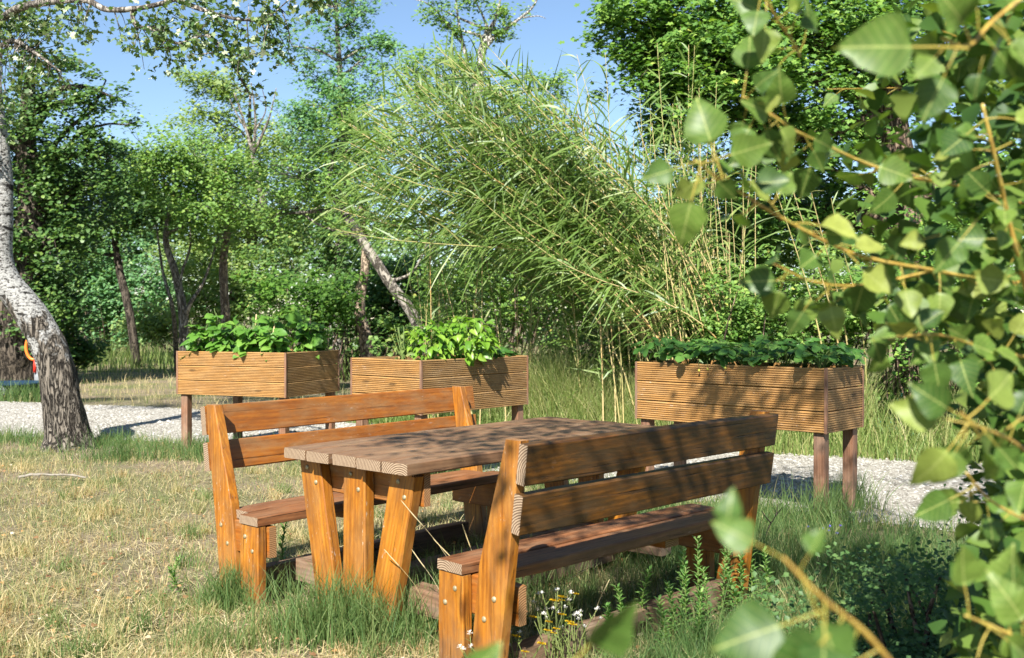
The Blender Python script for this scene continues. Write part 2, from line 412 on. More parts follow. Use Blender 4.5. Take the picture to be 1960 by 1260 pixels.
def bark_mat(name, a, b, fur, scale=(9, 9, 1.8), white=None, zlo=0, zhi=1):
    m, nt, out = new_mat(name)
    n = tex(nt, coords(nt, scale, False), 2.2, 8, .68, .6)
    ridge = math_(nt, 'ABSOLUTE', math_(nt, 'SUBTRACT', tex(nt, coords(nt, scale, False), 1.25, 5, .6, 1.4), .5))
    crack = ramp(nt, ridge, [(.006, (0, 0, 0)), (.075, (1, 1, 1))])
    c = ramp(nt, n, [(.3, a), (.7, b)])
    c = mixc(nt, crack, fur, c)
    h = math_(nt, 'ADD', crack, math_(nt, 'MULTIPLY', n, .6))
    if white is not None:
        tc = nt.nodes.new('ShaderNodeTexCoord'); sp = nt.nodes.new('ShaderNodeSeparateXYZ')
        nt.links.new(tc.outputs['Object'], sp.inputs[0])
        pat = tex(nt, coords(nt, (3.2, 3.2, 2.2), False), 1.7, 5, .62)
        t = math_(nt, 'ADD', math_(nt, 'DIVIDE', math_(nt, 'SUBTRACT', sp.outputs[2], zlo), zhi - zlo), math_(nt, 'MULTIPLY_ADD', pat, 2.4, -1.2))
        wf = ramp(nt, t, [(.40, (0, 0, 0)), (.56, (1, 1, 1))])
        pn = tex(nt, coords(nt, (13, 13, 22), False), 2.2, 5, .7)
        sp2 = ramp(nt, pn, [(.40, (.035, .03, .026)), (.50, white), (.75, tuple(min(1, x * 1.15) for x in white))])
        scar = ramp(nt, tex(nt, coords(nt, (1.6, 1.6, 7), False), 1.5, 3, .6), [(.33, (.045, .04, .035)), (.40, (1, 1, 1))])
        sp2 = mixc(nt, 1.0, sp2, scar, 'MULTIPLY')
        c = mixc(nt, wf, c, sp2)
        h = mixc(nt, wf, h, pn)
    principled(nt, out, c, .85, bump(nt, h, .9, .035), .2)
    return m
M['bark_poplar'] = bark_mat('white_poplar_bark', (.10, .08, .06), (.27, .235, .19), (.014, .011, .008), (16, 16, 2.4), (.38, .37, .345), .65, 1.8)
M['bark_dark'] = bark_mat('dark_bark', (.07, .055, .042), (.15, .12, .09), (.02, .016, .012))
M['bark_grey'] = bark_mat('grey_bark', (.22, .19, .16), (.40, .36, .30), (.08, .065, .05), (7, 7, 3))
M['bark_pale'] = bark_mat('pale_bark', (.42, .39, .34), (.62, .59, .53), (.16, .13, .11), (5, 5, 6))
M['bark_tan'] = bark_mat('tan_bark', (.30, .22, .15), (.46, .36, .26), (.12, .08, .055), (8, 8, 2.5))
M['bark_brown'] = bark_mat('brown_bark', (.15, .10, .07), (.28, .20, .14), (.05, .035, .025), (8, 8, 2))

# ------------------------------------------------------------------ ground and path
def smooth01(x): x = np.clip(x, 0, 1); return x * x * (3 - 2 * x)

def vnoise(x, y, s, seed=0):
    """cheap smooth noise in 0..1 for arrays"""
    x = np.asarray(x) / s + seed * 17.3; y = np.asarray(y) / s - seed * 9.1
    xi = np.floor(x); yi = np.floor(y); fx = smooth01(x - xi); fy = smooth01(y - yi)
    h = lambda a, b: np.mod(np.sin(a * 127.1 + b * 311.7 + seed) * 43758.5453, 1)
    return (h(xi, yi) * (1 - fx) + h(xi + 1, yi) * fx) * (1 - fy) + (h(xi, yi + 1) * (1 - fx) + h(xi + 1, yi + 1) * fx) * fy

# near and far edges of the gravel path (x -> y)
PNX = np.array([-40, -14, -7.5, -5.7, -3.9, -2.5, -1.2, 0.2, 1.4, 2.3, 3.4, 6, 30])
PNY = np.array([20, 14.3, 12.2, 11.4, 10.9, 10.3, 9.4, 8.3, 7.3, 6.5, 5.9, 5.2, 2])
PFX = np.array([-40, -16, -8.4, -5.2, -2.6, -.4, 1.0, 2.4, 4.1, 7, 30])
PFY = np.array([26, 18.6, 15.9, 14.9, 13.2, 11.4, 10.5, 9.75, 9.2, 8.6, 5])
def path_near(x): return np.interp(x, PNX, PNY) + .28 * (vnoise(x, x * 0, .7, 3) - .5) + .12 * (vnoise(x, x * 0, .17, 5) - .5)
def path_far(x): return np.interp(x, PFX, PFY) + .3 * (vnoise(x, x * 0, .8, 4) - .5) + .12 * (vnoise(x, x * 0, .2, 6) - .5)

m, nt, out = new_mat('dry_ground')
v = coords(nt, random_shift=False)
g1 = tex(nt, v, .9, 4); g2 = tex(nt, v, 22, 8, .75); g3 = tex(nt, v, 90, 4, .7)
c = ramp(nt, g2, [(.3, (.11, .08, .05)), (.5, (.24, .19, .125)), (.72, (.38, .32, .22))])
c = mixc(nt, ramp(nt, g1, [(.42, (0, 0, 0)), (.62, (.75, .75, .75))]), c, ramp(nt, g2, [(.3, (.06, .085, .025)), (.7, (.19, .21, .075))]))
principled(nt, out, c, .95, bump(nt, math_(nt, 'ADD', g2, math_(nt, 'MULTIPLY', g3, .5)), .9, .03), .1)
M['ground'] = m
m, nt, out = new_mat('gravel_bed')
g2 = tex(nt, v if False else coords(nt, random_shift=False), 60, 6, .75)
vo = N_(nt, 'ShaderNodeTexVoronoi', i_Scale=55.0); nt.links.new(coords(nt, random_shift=False), vo.inputs['Vector'])
c = ramp(nt, math_(nt, 'ADD', math_(nt, 'MULTIPLY', g2, .6), math_(nt, 'MULTIPLY', vo.outputs['Color'], .4)), [(.2, (.17, .15, .12)), (.5, (.31, .285, .24)), (.8, (.41, .38, .33))])
principled(nt, out, c, .95, bump(nt, vo.outputs['Distance'], .8, .012), .1)
M['gravel_bed'] = m
m, nt, out = new_mat('pebble')
principled(nt, out, ramp(nt, N_(nt, 'ShaderNodeAttribute', attribute_name='rnd').outputs['Fac'], [(0, (.15, .135, .11)), (.4, (.31, .29, .25)), (.9, (.40, .38, .335)), (1, (.54, .52, .48))]), .9, None, .2)
M['pebble'] = m

xs = np.concatenate([[-900, -300, -120], np.linspace(-60, 60, 61), [120, 300, 900]])
ys = np.concatenate([[-300, -60, -20], np.linspace(-8, 60, 69), [90, 150, 400, 1500]])
X, Y = np.meshgrid(xs, ys)
Z = -.0 * X
nx, ny = len(xs), len(ys)
I = np.arange(nx * ny).reshape(ny, nx)
F = np.stack([I[:-1, :-1], I[:-1, 1:], I[1:, 1:], I[1:, :-1]], -1).reshape(-1, 4)
o = obj('ground', np_mesh('ground', np.stack([X, Y, Z], -1).reshape(-1, 3), F, M['ground']))
tag(o, 'dry grassy ground of the clearing', kind='structure')

px_ = np.linspace(-38, 28, 900)
V = np.concatenate([np.stack([px_, path_near(px_), px_ * 0 + .006], 1), np.stack([px_, path_far(px_), px_ * 0 + .006], 1)])
i = np.arange(899)
o = obj('gravel_path', np_mesh('gravel_path', V, np.stack([i, i + 1, i + 901, i + 900], 1), M['gravel_bed']))
tag(o, 'pale gravel path crossing behind the benches', kind='structure')

def pebbles(n):
    x = rng.uniform(-9, 5.5, n * 2); lo = path_near(x) - .1; hi = path_far(x) + .1
    y = lo + (hi - lo) * rng.random(n * 2)
    keep = np.abs(x) < y * .54 + .4
    x, y = x[keep][:n], y[keep][:n]
    P = np.stack([x, y, np.full(len(x), .008)], 1)
    tv = np.array([[1, 0, 0], [.3, .9, .1], [-.8, .5, 0], [-.7, -.6, 0], [.4, -.9, .05], [.1, .05, .62]]); tf = np.array([[0, 1, 5], [1, 2, 5], [2, 3, 5], [3, 4, 5], [4, 0, 5]])
    a = rng.uniform(0, 2 * np.pi, len(P)); z = np.zeros(len(P))
    fr = (np.stack([np.cos(a), np.sin(a), z], 1), np.stack([-np.sin(a), np.cos(a), z], 1), np.stack([z, z, z + 1], 1))
    V, F, r = scatter(tv, tf, P, rng.lognormal(math.log(.0085), .45, len(P)), fr)
    return np_mesh('gravel', V, F, M['pebble'], {'rnd': r})
tag(obj('gravel', pebbles(60000)), 'loose pale pebbles spread over the path', 'gravel', kind='stuff')

# ------------------------------------------------------------------ planks
def plank(name, parent, L, Wd, T, mat, end=None, loc=(0, 0, 0), rot=None, bev=.005, taper=None, segs=6, jit=.0012):
    """box with local X = length (0..L), Y width (0..Wd), Z thickness (0..T); rounded edges, uneven faces, end-grain ends"""
    bm = bmesh.new()
    rings = []
    prof = [(bev, 0), (Wd - bev, 0), (Wd, bev), (Wd, T - bev), (Wd - bev, T), (bev, T), (0, T - bev), (0, bev)]
    for k in range(segs + 1):
        x = L * k / segs; ring = []
        inset = bev * .6 if k in (0, segs) else 0
        for (y, z) in prof:
            yy = min(max(y, inset), Wd - inset); zz = min(max(z, inset), T - inset)
            if taper is not None:                      # taper: width at far end keeps the Y = Wd edge straight
                f = 1 - (1 - taper) * (k / segs); yy = Wd - (Wd - yy) * f
            ring.append(bm.verts.new((x, yy + random.uniform(-jit, jit), zz + random.uniform(-jit, jit))))
        rings.append(ring)
    for a, b in zip(rings[:-1], rings[1:]):
        for i in range(8):
            j = (i + 1) % 8; bm.faces.new((a[i], a[j], b[j], b[i]))
    f0 = bm.faces.new(list(reversed(rings[0]))); f1 = bm.faces.new(rings[-1])
    f0.material_index = f1.material_index = 1
    bm.normal_update(); bmesh.ops.recalc_face_normals(bm, faces=bm.faces)
    me = bpy.data.meshes.new(name); bm.to_mesh(me); bm.free()
    me.materials.append(mat); me.materials.append(end or M['end'])
    o = obj(name, me, parent)
    mt = Matrix.Translation(loc)
    if rot is not None: mt = mt @ rot.to_4x4()
    o.matrix_local = mt
    return o

def frame(xa, ya):
    """rotation whose local X is xa and local Y is ya"""
    xa = Vector(xa).normalized(); ya = Vector(ya); ya = (ya - xa * ya.dot(xa)).normalized()
    za = xa.cross(ya)
    return Matrix((xa, ya, za)).transposed()

def dome_mesh():
    bm = bmesh.new(); bmesh.ops.create_uvsphere(bm, u_segments=10, v_segments=6, radius=.011)
    for v_ in bm.verts: v_.co.z *= .5
    me = bpy.data.meshes.new('bolt'); bm.to_mesh(me); bm.free(); me.materials.append(M['bolt'])
    for p in me.polygons: p.use_smooth = True
    return me
BOLT = dome_mesh()
def bolt(piece, loc, nrm):
    """loc and nrm in the thing's frame; the bolt belongs to the piece it is driven through"""
    o = obj('bolt', BOLT, piece)
    m_ = Matrix.Translation(loc) @ Vector(nrm).to_track_quat('Z', 'Y').to_matrix().to_4x4()
    o.matrix_basis = piece.matrix_basis.inverted() @ m_; return o

# ------------------------------------------------------------------ table
TA, TYAW, TL, TW, TH = (-1.007, 4.48), R(48.7), 1.853, .803, .75
# local frame: x along the table away from the camera, y across towards the left bench; origin at near-left corner
tb = empty('picnic_table', (TA[0], TA[1], 0), TYAW)
tag(tb, 'weathered brown plank picnic table standing between the two benches', 'table')
pw = (TW - 4 * .006) / 5
for k in range(5):
    plank('plank', tb, TL + random.uniform(-.012, .012), pw, .05, M['top'], M['end'], (random.uniform(-.006, .006), -(k + 1) * pw - k * .006, TH - .05 + random.uniform(-.002, .002)), segs=10)
def table_end(s, sgn):
    tops = [(-.02 - .075), -.40, (-.705)]; bots = [-.235, -.395, -.545]
    for k in range(3):
        t = Vector((s, tops[k], TH - .052)); b = Vector((s, bots[k], .0))
        d = (t - b); L = d.length
        lw = .142
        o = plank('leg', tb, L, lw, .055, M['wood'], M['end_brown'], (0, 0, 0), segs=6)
        fr = frame(d, (0, 1, 0))
        o.matrix_local = Matrix.Translation(b + fr @ Vector((0, -lw / 2, 0)) + Vector((0, 0, .002))) @ fr.to_4x4()
        for zz, oy in ((.66, .02), (.60, -.03)):
            f = (zz - b.z) / d.z; p = b + d * f
            zl = fr @ Vector((0, 0, 1))
            face = s - (.0 if zl.x > 0 else .055) if sgn < 0 else s + (.055 if zl.x > 0 else 0)
            bolt(o, (face, p.y + oy, zz), (sgn, 0, 0))
    return
table_end(.115, -1)
table_end(TL - .10, 1)
for s in (.118, TL - .20):
    plank('apron', tb, TW - .08, .14, .042, M['rail'], M['end_brown'], rot=frame((0, -1, 0), (0, 0, 1)), loc=(s + .042, -.04, TH - .195))
plank('cleat', tb, TW - .1, .12, .042, M['beam'], M['end_brown'], rot=frame((0, -1, 0), (1, 0, 0)), loc=(TL / 2 - .06, -.05, TH - .053))
for s in (.165, TL - .19):
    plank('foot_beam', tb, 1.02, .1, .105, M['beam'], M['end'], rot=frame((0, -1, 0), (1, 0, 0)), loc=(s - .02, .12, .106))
for y in (-.17, -.58):
    plank('stretcher', tb, TL - .5, .09, .1, M['beam'], M['end'], loc=(.29, y - .045, .045), segs=8)

# ------------------------------------------------------------------ benches
BZ, BT, OB, BK, RT = .428, .045, .405, .135, .045
RAILS = [(.588, .728), (.758, .900)]
def bench(name, origin, rz, Ls, r0, r1, mats, label):
    """local x along the seat, y away from the table; origin: seat front corner"""
    b = empty(name, (origin[0], origin[1], 0), rz); tag(b, label, 'bench', 'benches either side of the picnic table')
    post_m, rail_m, seat_m = mats
    plank('seat_plank', b, Ls, .143, BT, seat_m, M['end'], (0, 0, BZ - BT), segs=9)
    plank('seat_plank', b, Ls - .13, .143, BT, seat_m, M['end'], (.065, .163, BZ - BT - .002), segs=9)
    back = lambda z: OB + BK * (z - BZ)
    for (za, zb) in RAILS:
        p0 = Vector((r0, back(za), za)); up = Vector((0, back(zb) - back(za), zb - za))
        fr = frame((1, 0, 0), up)
        # local z of fr points to -y (towards table) or +y; thickness must go outwards (+y)
        zdir = fr @ Vector((0, 0, 1))
        off = Vector((0, 0, 0)) if zdir.y > 0 else fr @ Vector((0, 0, -RT))
        plank('back_rail', b, r1 - r0, up.length, RT, rail_m, M['end'], p0 + off + Vector((0, .001, 0)), fr, segs=9)
    for near in (True, False):
        s0 = max(r0, -.02) + .004 if near else min(r1, Ls + .05) - .053
        base = Vector((0, back(0), 0)); top = Vector((0, back(.905), .905)); d = top - base
        # back post: straight outer edge carries the rails, inner edge cut back above the seat
        bm = bmesh.new(); n = 8; rings = []
        for k in range(n + 1):
            z = .905 * k / n; yo = back(z)
            w = .145 if z < .45 else .145 - (.145 - .072) * (z - .45) / .455
            ring = [bm.verts.new((x + random.uniform(-.001, .001), y + random.uniform(-.001, .001), z)) for x, y in
                    ((.005, yo - w), (.044, yo - w), (.049, yo - w + .005), (.049, yo - .005), (.044, yo), (.005, yo), (0, yo - .005), (0, yo - w + .005))]
            rings.append(ring)
        for a, c_ in zip(rings[:-1], rings[1:]):
            for i in range(8): bm.faces.new((a[i], a[(i + 1) % 8], c_[(i + 1) % 8], c_[i]))
        f0 = bm.faces.new(list(reversed(rings[0]))); f1 = bm.faces.new(rings[-1]); f0.material_index = f1.material_index = 1
        bmesh.ops.recalc_face_normals(bm, faces=bm.faces)
        # re-express so that local X is the length (grain direction)
        rotm = Matrix.Rotation(R(90), 4, 'Y')
        bmesh.ops.transform(bm, matrix=rotm.inverted(), verts=bm.verts)
        me = bpy.data.meshes.new('back_post'); bm.to_mesh(me); bm.free(); me.materials.append(post_m); me.materials.append(M['end_brown'])
        o = obj('back_post', me, b); o.matrix_local = Matrix.Translation((s0, 0, 0)) @ rotm
        fx = s0 + (-.0 if near else .05); fn = (-1, 0, 0) if near else (1, 0, 0)
        for zz in (.345, .265): bolt(o, (fx, back(zz) - .07 + (.02 if zz > .3 else -.02), zz), fn)
        sl = .002 if near else Ls - .05
        fl = plank('front_leg', b, BZ - BT - .002, .138, .048, post_m, M['end_brown'], (sl + .048, .004, 0), frame((0, 0, 1), (0, 1, 0)))
        for zz, yy in ((.33, .10), (.27, .045)): bolt(fl, (sl if near else sl + .048, yy, zz), fn)
        sb = .052 if near else Ls - .098
        plank('bearer', b, .385, .145, .044, M['rail'], M['end_brown'], (sb, -.01, BZ - BT - .149), frame((0, 1, 0), (0, 0, 1)))
    plank('seat_cleat', b, .26, .10, .04, M['rail'], M['end_brown'], (Ls * .36, .02, BZ - BT - .043), frame((0, 1, 0), (-1, 0, 0)))
    plank('runner', b, Ls - .2, .075, .115, M['beam'], M['end'], (.1, .235, .012), segs=9)
    return b

LY = R(49.6)
bench('park_bench', (-1.135, 4.514), LY, 1.74, .035, 1.93, (M['wood'], M['rail'], M['seat']), 'sunlit orange wooden bench on the left, beyond the table')
RY = R(44.4); RLs = 1.60
ru = (math.cos(RY), math.sin(RY))
bench('park_bench', (-.28 + ru[0] * RLs, 3.766 + ru[1] * RLs), RY + math.pi, RLs, RLs - 1.545, RLs + .035, (M['wood'], M['rail_shaded'], M['seat']), 'wooden bench with shade-darkened rails seen from behind, nearest the camera')

# ------------------------------------------------------------------ planters
GROOVE = {}
def deck_board(name, parent, L, H, mat, mtx, T=.026):
    """decking board: local X length, Y height, Z outwards, grooved outer face"""
    n = 8; prof = [(0, 0)]
    prof = [(.0, .0), (0, T - .004), (.004, T)]
    for k in range(n):
        c = H * (k + 1) / (n + 1); w = H / (n + 1) * .22
        prof += [(c - w * 1.4, T), (c - w, T - .007), (c + w, T - .007), (c + w * 1.4, T)]
    prof += [(H - .004, T), (H, T - .004), (H, 0)]
    V = []; m_ = len(prof); segs = 5
    for k in range(segs + 1):
        bow = .0025 * math.sin(math.pi * k / segs) * random.uniform(-1, 1)
        V += [(L * k / segs, y + random.uniform(-.0006, .0006) + bow * .4, z + bow) for y, z in prof]
    F = []
    for k in range(segs):
        for i in range(m_):
            j = (i + 1) % m_; F.append((k * m_ + i, k * m_ + j, (k + 1) * m_ + j, (k + 1) * m_ + i))
    bm = bmesh.new(); vs = [bm.verts.new(p) for p in V]
    for f in F: bm.faces.new([vs[i] for i in f])
    a = bm.faces.new(vs[:m_]); b_ = bm.faces.new(list(reversed(vs[-m_:]))); a.material_index = b_.material_index = 1
    bmesh.ops.recalc_face_normals(bm, faces=bm.faces)
    me = bpy.data.meshes.new(name); bm.to_mesh(me); bm.free(); me.materials.append(mat); me.materials.append(M['end'])
    o = obj(name, me, parent); o.matrix_local = mtx; return o

PZT, PZB = .995, .575
def planter(near, ang, l, w, label):
    """near corner of the box; ang = direction of the edge running to the left; local x = that edge, local y = -(edge running right)"""
    rz = ang
    p = empty('planter_box', (near[0], near[1], 0), rz)
    tag(p, label, 'planter', 'raised wooden planters along the path')
    # local: x along left edge (0..l); right-going edge is local -y (0..-w)
    bh = (PZT - PZB - .014) / 3
    for k in range(3):
        z = PZB + k * (bh + .007)
        # face y = 0 (outward +y)?  the camera-side face of the left edge has outward normal +y rotated: handled by sign
        def face(x0, y0, dirx, length, outward, mat):
            fr = Matrix((Vector(dirx), Vector((0, 0, 1)), Vector(outward))).transposed()
            if fr.determinant() < 0:
                dx = Vector(dirx); x0, y0 = x0 + dx.x * length, y0 + dx.y * length
                fr = Matrix((-dx, Vector((0, 0, 1)), Vector(outward))).transposed()
            deck_board('board', p, length, bh, mat, Matrix.Translation((x0, y0, z)) @ fr.to_4x4())
        t = .026
        face(.012, -t, (1, 0, 0), l - .024, (0, 1, 0), M['deck'])
        face(t, -w + .012, (0, 1, 0), w - .024, (-1, 0, 0), M['deck_shaded'])
        face(.012, -w + t, (1, 0, 0), l - .024, (0, -1, 0), M['deck'])
        face(l - t, -w + .012, (0, 1, 0), w - .024, (1, 0, 0), M['deck_shaded'])
    for (x, y) in ((-.004, .004), (l + .004 - .02, .004), (-.004, -w - .004 + .02), (l + .004 - .02, -w - .004 + .02)):
        o = plank('corner_strip', p, PZT - PZB + .003, .02, .02, M['leg'], M['end'], bev=.003, jit=.0004)
        o.matrix_local = Matrix.Translation((x + .02, y - .02, PZB - .0015)) @ frame((0, 0, 1), (0, 1, 0)).to_4x4()
    for (x, y) in ((.028, -.028 - .075), (l - .028 - .075, -.028 - .075), (.028, -w + .028), (l - .028 - .075, -w + .028)):
        o = plank('leg', p, PZT - .06, .075, .075, M['leg'], M['end'], bev=.004)
        fr = frame((0, 0, 1), (0, 1, 0))
        o.matrix_local = Matrix.Translation((x + .075, y, 0)) @ fr.to_4x4()
    # soil
    n = 14; xs_ = np.linspace(.03, l - .03, n); ys_ = np.linspace(-w + .03, -.03, n); X, Y = np.meshgrid(xs_, ys_)
    Z = PZT - .05 + .02 * (vnoise(X, Y, .12, 2) - .5)
    I = np.arange(n * n).reshape(n, n)
    F = np.stack([I[:-1, :-1], I[:-1, 1:], I[1:, 1:], I[1:, :-1]], -1).reshape(-1, 4)
    obj('soil', np_mesh('soil', np.stack([X, Y, Z], -1).reshape(-1, 3), F, M['soil'], smooth=True), p)
    return p

P1 = planter((-2.106, 9.423), R(157.8), 1.268, .93, 'raised plank planter at left filled with leafy bean plants')
P2 = planter((-.694, 7.733), R(140.0), .81, 1.296, 'raised plank planter in the middle holding basil plants')
P3 = planter((2.017, 6.495), R(137.4), 1.497, .565, 'long raised plank planter at right full of strawberry plants')

def local_mat(o):
    return Matrix.Translation(o.location) @ o.rotation_euler.to_matrix().to_4x4()

# ------------------------------------------------------------------ leaf shapes
def leaf_shape(wfun, n=7, fold=.25, droop=.25, wavy=0.0, petiole=0.0, pr=.012, seed=0, wide=1.0):
    """unit-length leaf: base at petiole end; along +Y, normal +Z. returns V, F(tris), midx"""
    rs = np.random.default_rng(seed)
    V, F, mi = [], [], []
    for k in range(n + 1):
        t = k / n; w = wfun(t) * wide; y = t
        z = -droop * t * t
        wz = w * fold
        a, b = rs.normal(size=2) * wavy
        V += [(0, y, z), (-w, y + .03 * rs.normal() * (w > .1), z + wz + a), (w, y + .03 * rs.normal() * (w > .1), z + wz + b)]
    for k in range(n):
        i, j = 3 * k, 3 * (k + 1)
        for q in ((i, i + 2, j + 2, j), (i, j, j + 1, i + 1)):
            F += [(q[0], q[1], q[2]), (q[0], q[2], q[3])]; mi += [0, 0]
    V = np.array(V, float)
    if petiole > 0:
        V[:, 1] += petiole; V[:, 2] -= .0
        P = spline(np.array([[0, 0, 0], [0, petiole * .5, .06 * petiole], [0, petiole * 1.02, 0]]), 5)
        tv, tf = tube_geo(P, np.linspace(pr * 1.3, pr * .8, 5), 5, False)
        tf = tri(tf); F += [tuple(f + len(V)) for f in tf]; mi += [1] * len(tf)
        V = np.concatenate([V, tv])
    return V, np.array(F), mi

def w_poplar(t): return .44 * (t / .27) ** .5 if t < .27 else .44 * (max(0, math.cos((t - .27) / .73 * math.pi / 2)) ** 1.05 * .8 + .2 * (1 - (t - .27) / .73))
def w_bean(t): return .43 * math.sin(math.pi * min(1, t ** .62)) ** .75 if 0 < t < 1 else (.14 if t == 0 else 0)
def w_basil(t): return .30 * math.sin(math.pi * t ** .75) ** .8 if 0 < t < 1 else 0
def w_straw(t): return .42 * math.sin(math.pi * t ** .9) ** .6 if 0 < t < 1 else 0

def leaf_meshes(name, wfun, mats, count, **kw):
    out = []
    for s in range(count):
        k = dict(kw); k['seed'] = s + 1
        if isinstance(k.get('droop'), tuple): k['droop'] = random.uniform(*k['droop'])
        if isinstance(k.get('fold'), tuple): k['fold'] = random.uniform(*k['fold'])
        V, F, mi = leaf_shape(wfun, **k)
        out.append(np_mesh(name, V, F, mats, smooth=True, midx=mi))
    return out

def trifoliate(wfun, mats, name, seed, spread=1.15, petiole=.35, **kw):
    Vs, Fs, ms, n = [], [], [], 0
    for a, sc, tip in ((0, 1.0, 0), (spread, .85, 1), (-spread, .85, 1)):
        V, F, mi = leaf_shape(wfun, seed=seed + int(a * 10) % 7, **kw)
        V = V * sc
        c, s = math.cos(a), math.sin(a)
        V = np.stack([V[:, 0] * c - V[:, 1] * s, V[:, 0] * s + V[:, 1] * c, V[:, 2]], 1)
        V[:, 1] += petiole + (.18 if not tip else .02)
        Vs.append(V); Fs.append(F + n); ms += mi; n += len(V)
    tv, tf = tube_geo(spline(np.array([[0, 0, 0], [0, petiole * .6, .04], [0, petiole + .2, 0]]), 4), .022, 4, False)
    tf = tri(tf); Vs.append(tv); Fs.append(tf + n); ms += [1] * len(tf)
    return np_mesh(name, np.concatenate(Vs), np.concatenate(Fs), mats, smooth=True, midx=ms)

def place_leaf(name, me, parent, pos, along, normal, size):
    o = bpy.data.objects.new(name, me)
    al = Vector(along).normalized(); nn = Vector(normal); nn = (nn - al * nn.dot(al)).normalized()
    sd = al.cross(nn)
    o.matrix_local = Matrix.Translation(Vector(pos)) @ Matrix((sd, al, nn)).transposed().to_4x4() @ Matrix.Scale(size, 4)
    return link(o, parent)

SUNV = np.array(-RAY)
# ---- bean plants
BEAN = [trifoliate(w_bean, [M['bean'], M['stem']], 'bean_leaf', s, petiole=.45, n=6, fold=.18, droop=.4, wavy=.02) for s in range(4)]
mw = local_mat(P1)
spots = [(.24, -.16), (.5, -.10), (.8, -.14), (1.10, -.12), (.14, -.55), (.95, -.6), (.5, -.5), (.2, -.8)]
blab = ['bean plant at the near right corner of the left planter', 'bean plant drooping over the middle of the front board', 'tall bean plant beside the bare stake in the left planter',
        'bean plant trailing over the far left edge of its planter', 'broad-leaved bean plant along the right side of the left planter', 'bean plant at the back left of the left planter',
        'bean plant in the centre of the left planter', 'bean plant at the far right corner of the left planter']
for k, (x, y) in enumerate(spots):
    root = mw @ Vector((x, y, PZT - .055))
    hgt = [.28, .36, .46, .36, .46, .36, .42, .34][k]
    t = empty('bean_plant', root); tag(t, blab[k], 'bean plant', 'bean plants in the left planter')
    G = Geo()
    for s in range(4):
        a = random.uniform(0, 6.28); tip = np.array([math.cos(a) * .10, math.sin(a) * .10, hgt * random.uniform(.75, 1.05)])
        pl = spline(np.array([[0, 0, 0], tip * [.3, .3, .5] + rng.normal(size=3) * .01, tip]), 7)
        V, F = tube_geo(pl, np.linspace(.006, .003, 7), 5); G.add(V, tri(F))
        for q in range(9):
            f = .15 + .85 * (q + random.random()) / 9; p = pl[int(f * 6)]
            b = random.uniform(0, 6.28); droop = random.uniform(-.5, .45)
            al = np.array([math.cos(b), math.sin(b), droop]) + np.array([0, -.35, 0])
            nr = np.array([0, -.35, .9]) + rng.normal(size=3) * .35
            place_leaf('leaf', random.choice(BEAN), t, p, al, nr, random.uniform(.080, .12))
    obj('stem', G.mesh('stem', M['stem']), t)
for k, (x, y, h, tl) in enumerate(((.62, -.33, .43, .04), (.40, -.42, .36, -.03), (.45, -.36, .33, .06), (.12, -.62, .40, -.02))):
    p = mw @ Vector((x, y, PZT - .07)); V, F = tube_geo([(0, 0, 0), (tl * .5, 0, h / 2), (tl, .01, h)], [.007, .0065, .006], 6)
    o = obj('plant_stake', np_mesh('plant_stake', V, tri(F), M['stake'], smooth=True), loc=p)
    tag(o, ['tallest thin bamboo stake among the bean plants', 'straight thin stake in the centre of the bean planter', 'leaning thin stake between the bean plants', 'thin stake at the right end of the bean planter'][k], 'stake', 'stakes in the bean planter')

# ---- basil and small plants in the middle planter
BASIL = leaf_meshes('basil_leaf', w_basil, [M['basil'], M['stem']], 4, n=5, fold=(.35, .6), droop=(.3, .6), petiole=.15, pr=.03)
SEED = leaf_meshes('small_leaf', w_basil, [M['seedling'], M['stem']], 3, n=4, fold=.3, droop=.3, petiole=.1, pr=.03)
STRAWB = [trifoliate(w_straw, [M['strawberry'], M['stem']], 'strawberry_leaf', s, petiole=.25, n=5, fold=.15, droop=.2, spread=1.5, wavy=.02) for s in range(4)]
mw2 = local_mat(P2)
def bushy(name, label, root, hgt, rad, nl, meshes, size, group=None, cat='basil plant', lean=(0, 0)):
    t = empty(name, root); tag(t, label, cat, group)
    G = Geo()
    tips = []
    for s in range(7):
        a = s * 2.4; rr = rad * random.uniform(.2, .75)
        tip = np.array([math.cos(a) * rr + lean[0], math.sin(a) * rr + lean[1], hgt * random.uniform(.7, .95)])
        pl = spline(np.array([[0, 0, 0], tip * [.5, .5, .45], tip]), 6); tips.append(pl)
        V, F = tube_geo(pl, np.linspace(.006, .003, 6), 5); G.add(V, tri(F))
    obj('stem', G.mesh('stem', M['stem']), t)
    for q in range(nl):
        d = rng.normal(size=3); d /= np.linalg.norm(d); d[2] = d[2] * .95
        pos = np.array([lean[0] * .6, lean[1] * .6, hgt * .5]) + d * np.array([rad, rad, hgt * .52]) * random.uniform(.65, 1.0)
        pos[2] = max(pos[2], .05)
        al = d * [1, 1, .2] + rng.normal(size=3) * .35 + [0, -.15, -.25]
        nr = np.array([0, -.3, .8]) + d * .7 + rng.normal(size=3) * .3
        place_leaf('leaf', random.choice(meshes), t, pos, al, nr, random.uniform(*size))
    return t
bushy('basil_plant', 'bright green basil plant, the taller and rightmost of the two', mw2 @ Vector((.10, -.62, PZT - .05)), .40, .22, 270, BASIL, (.06, .095), 'basil plants in the middle planter')
bushy('basil_plant', 'rounded bright green basil plant beside the spindly seedling', mw2 @ Vector((.22, -.34, PZT - .05)), .34, .20, 220, BASIL, (.055, .085), 'basil plants in the middle planter')
bushy('spindly_plant', 'spindly yellowing plant at the left of the basil', mw2 @ Vector((.28, -.10, PZT - .05)), .34, .08, 46, SEED, (.035, .055), None, 'plant', (-.05, 0))
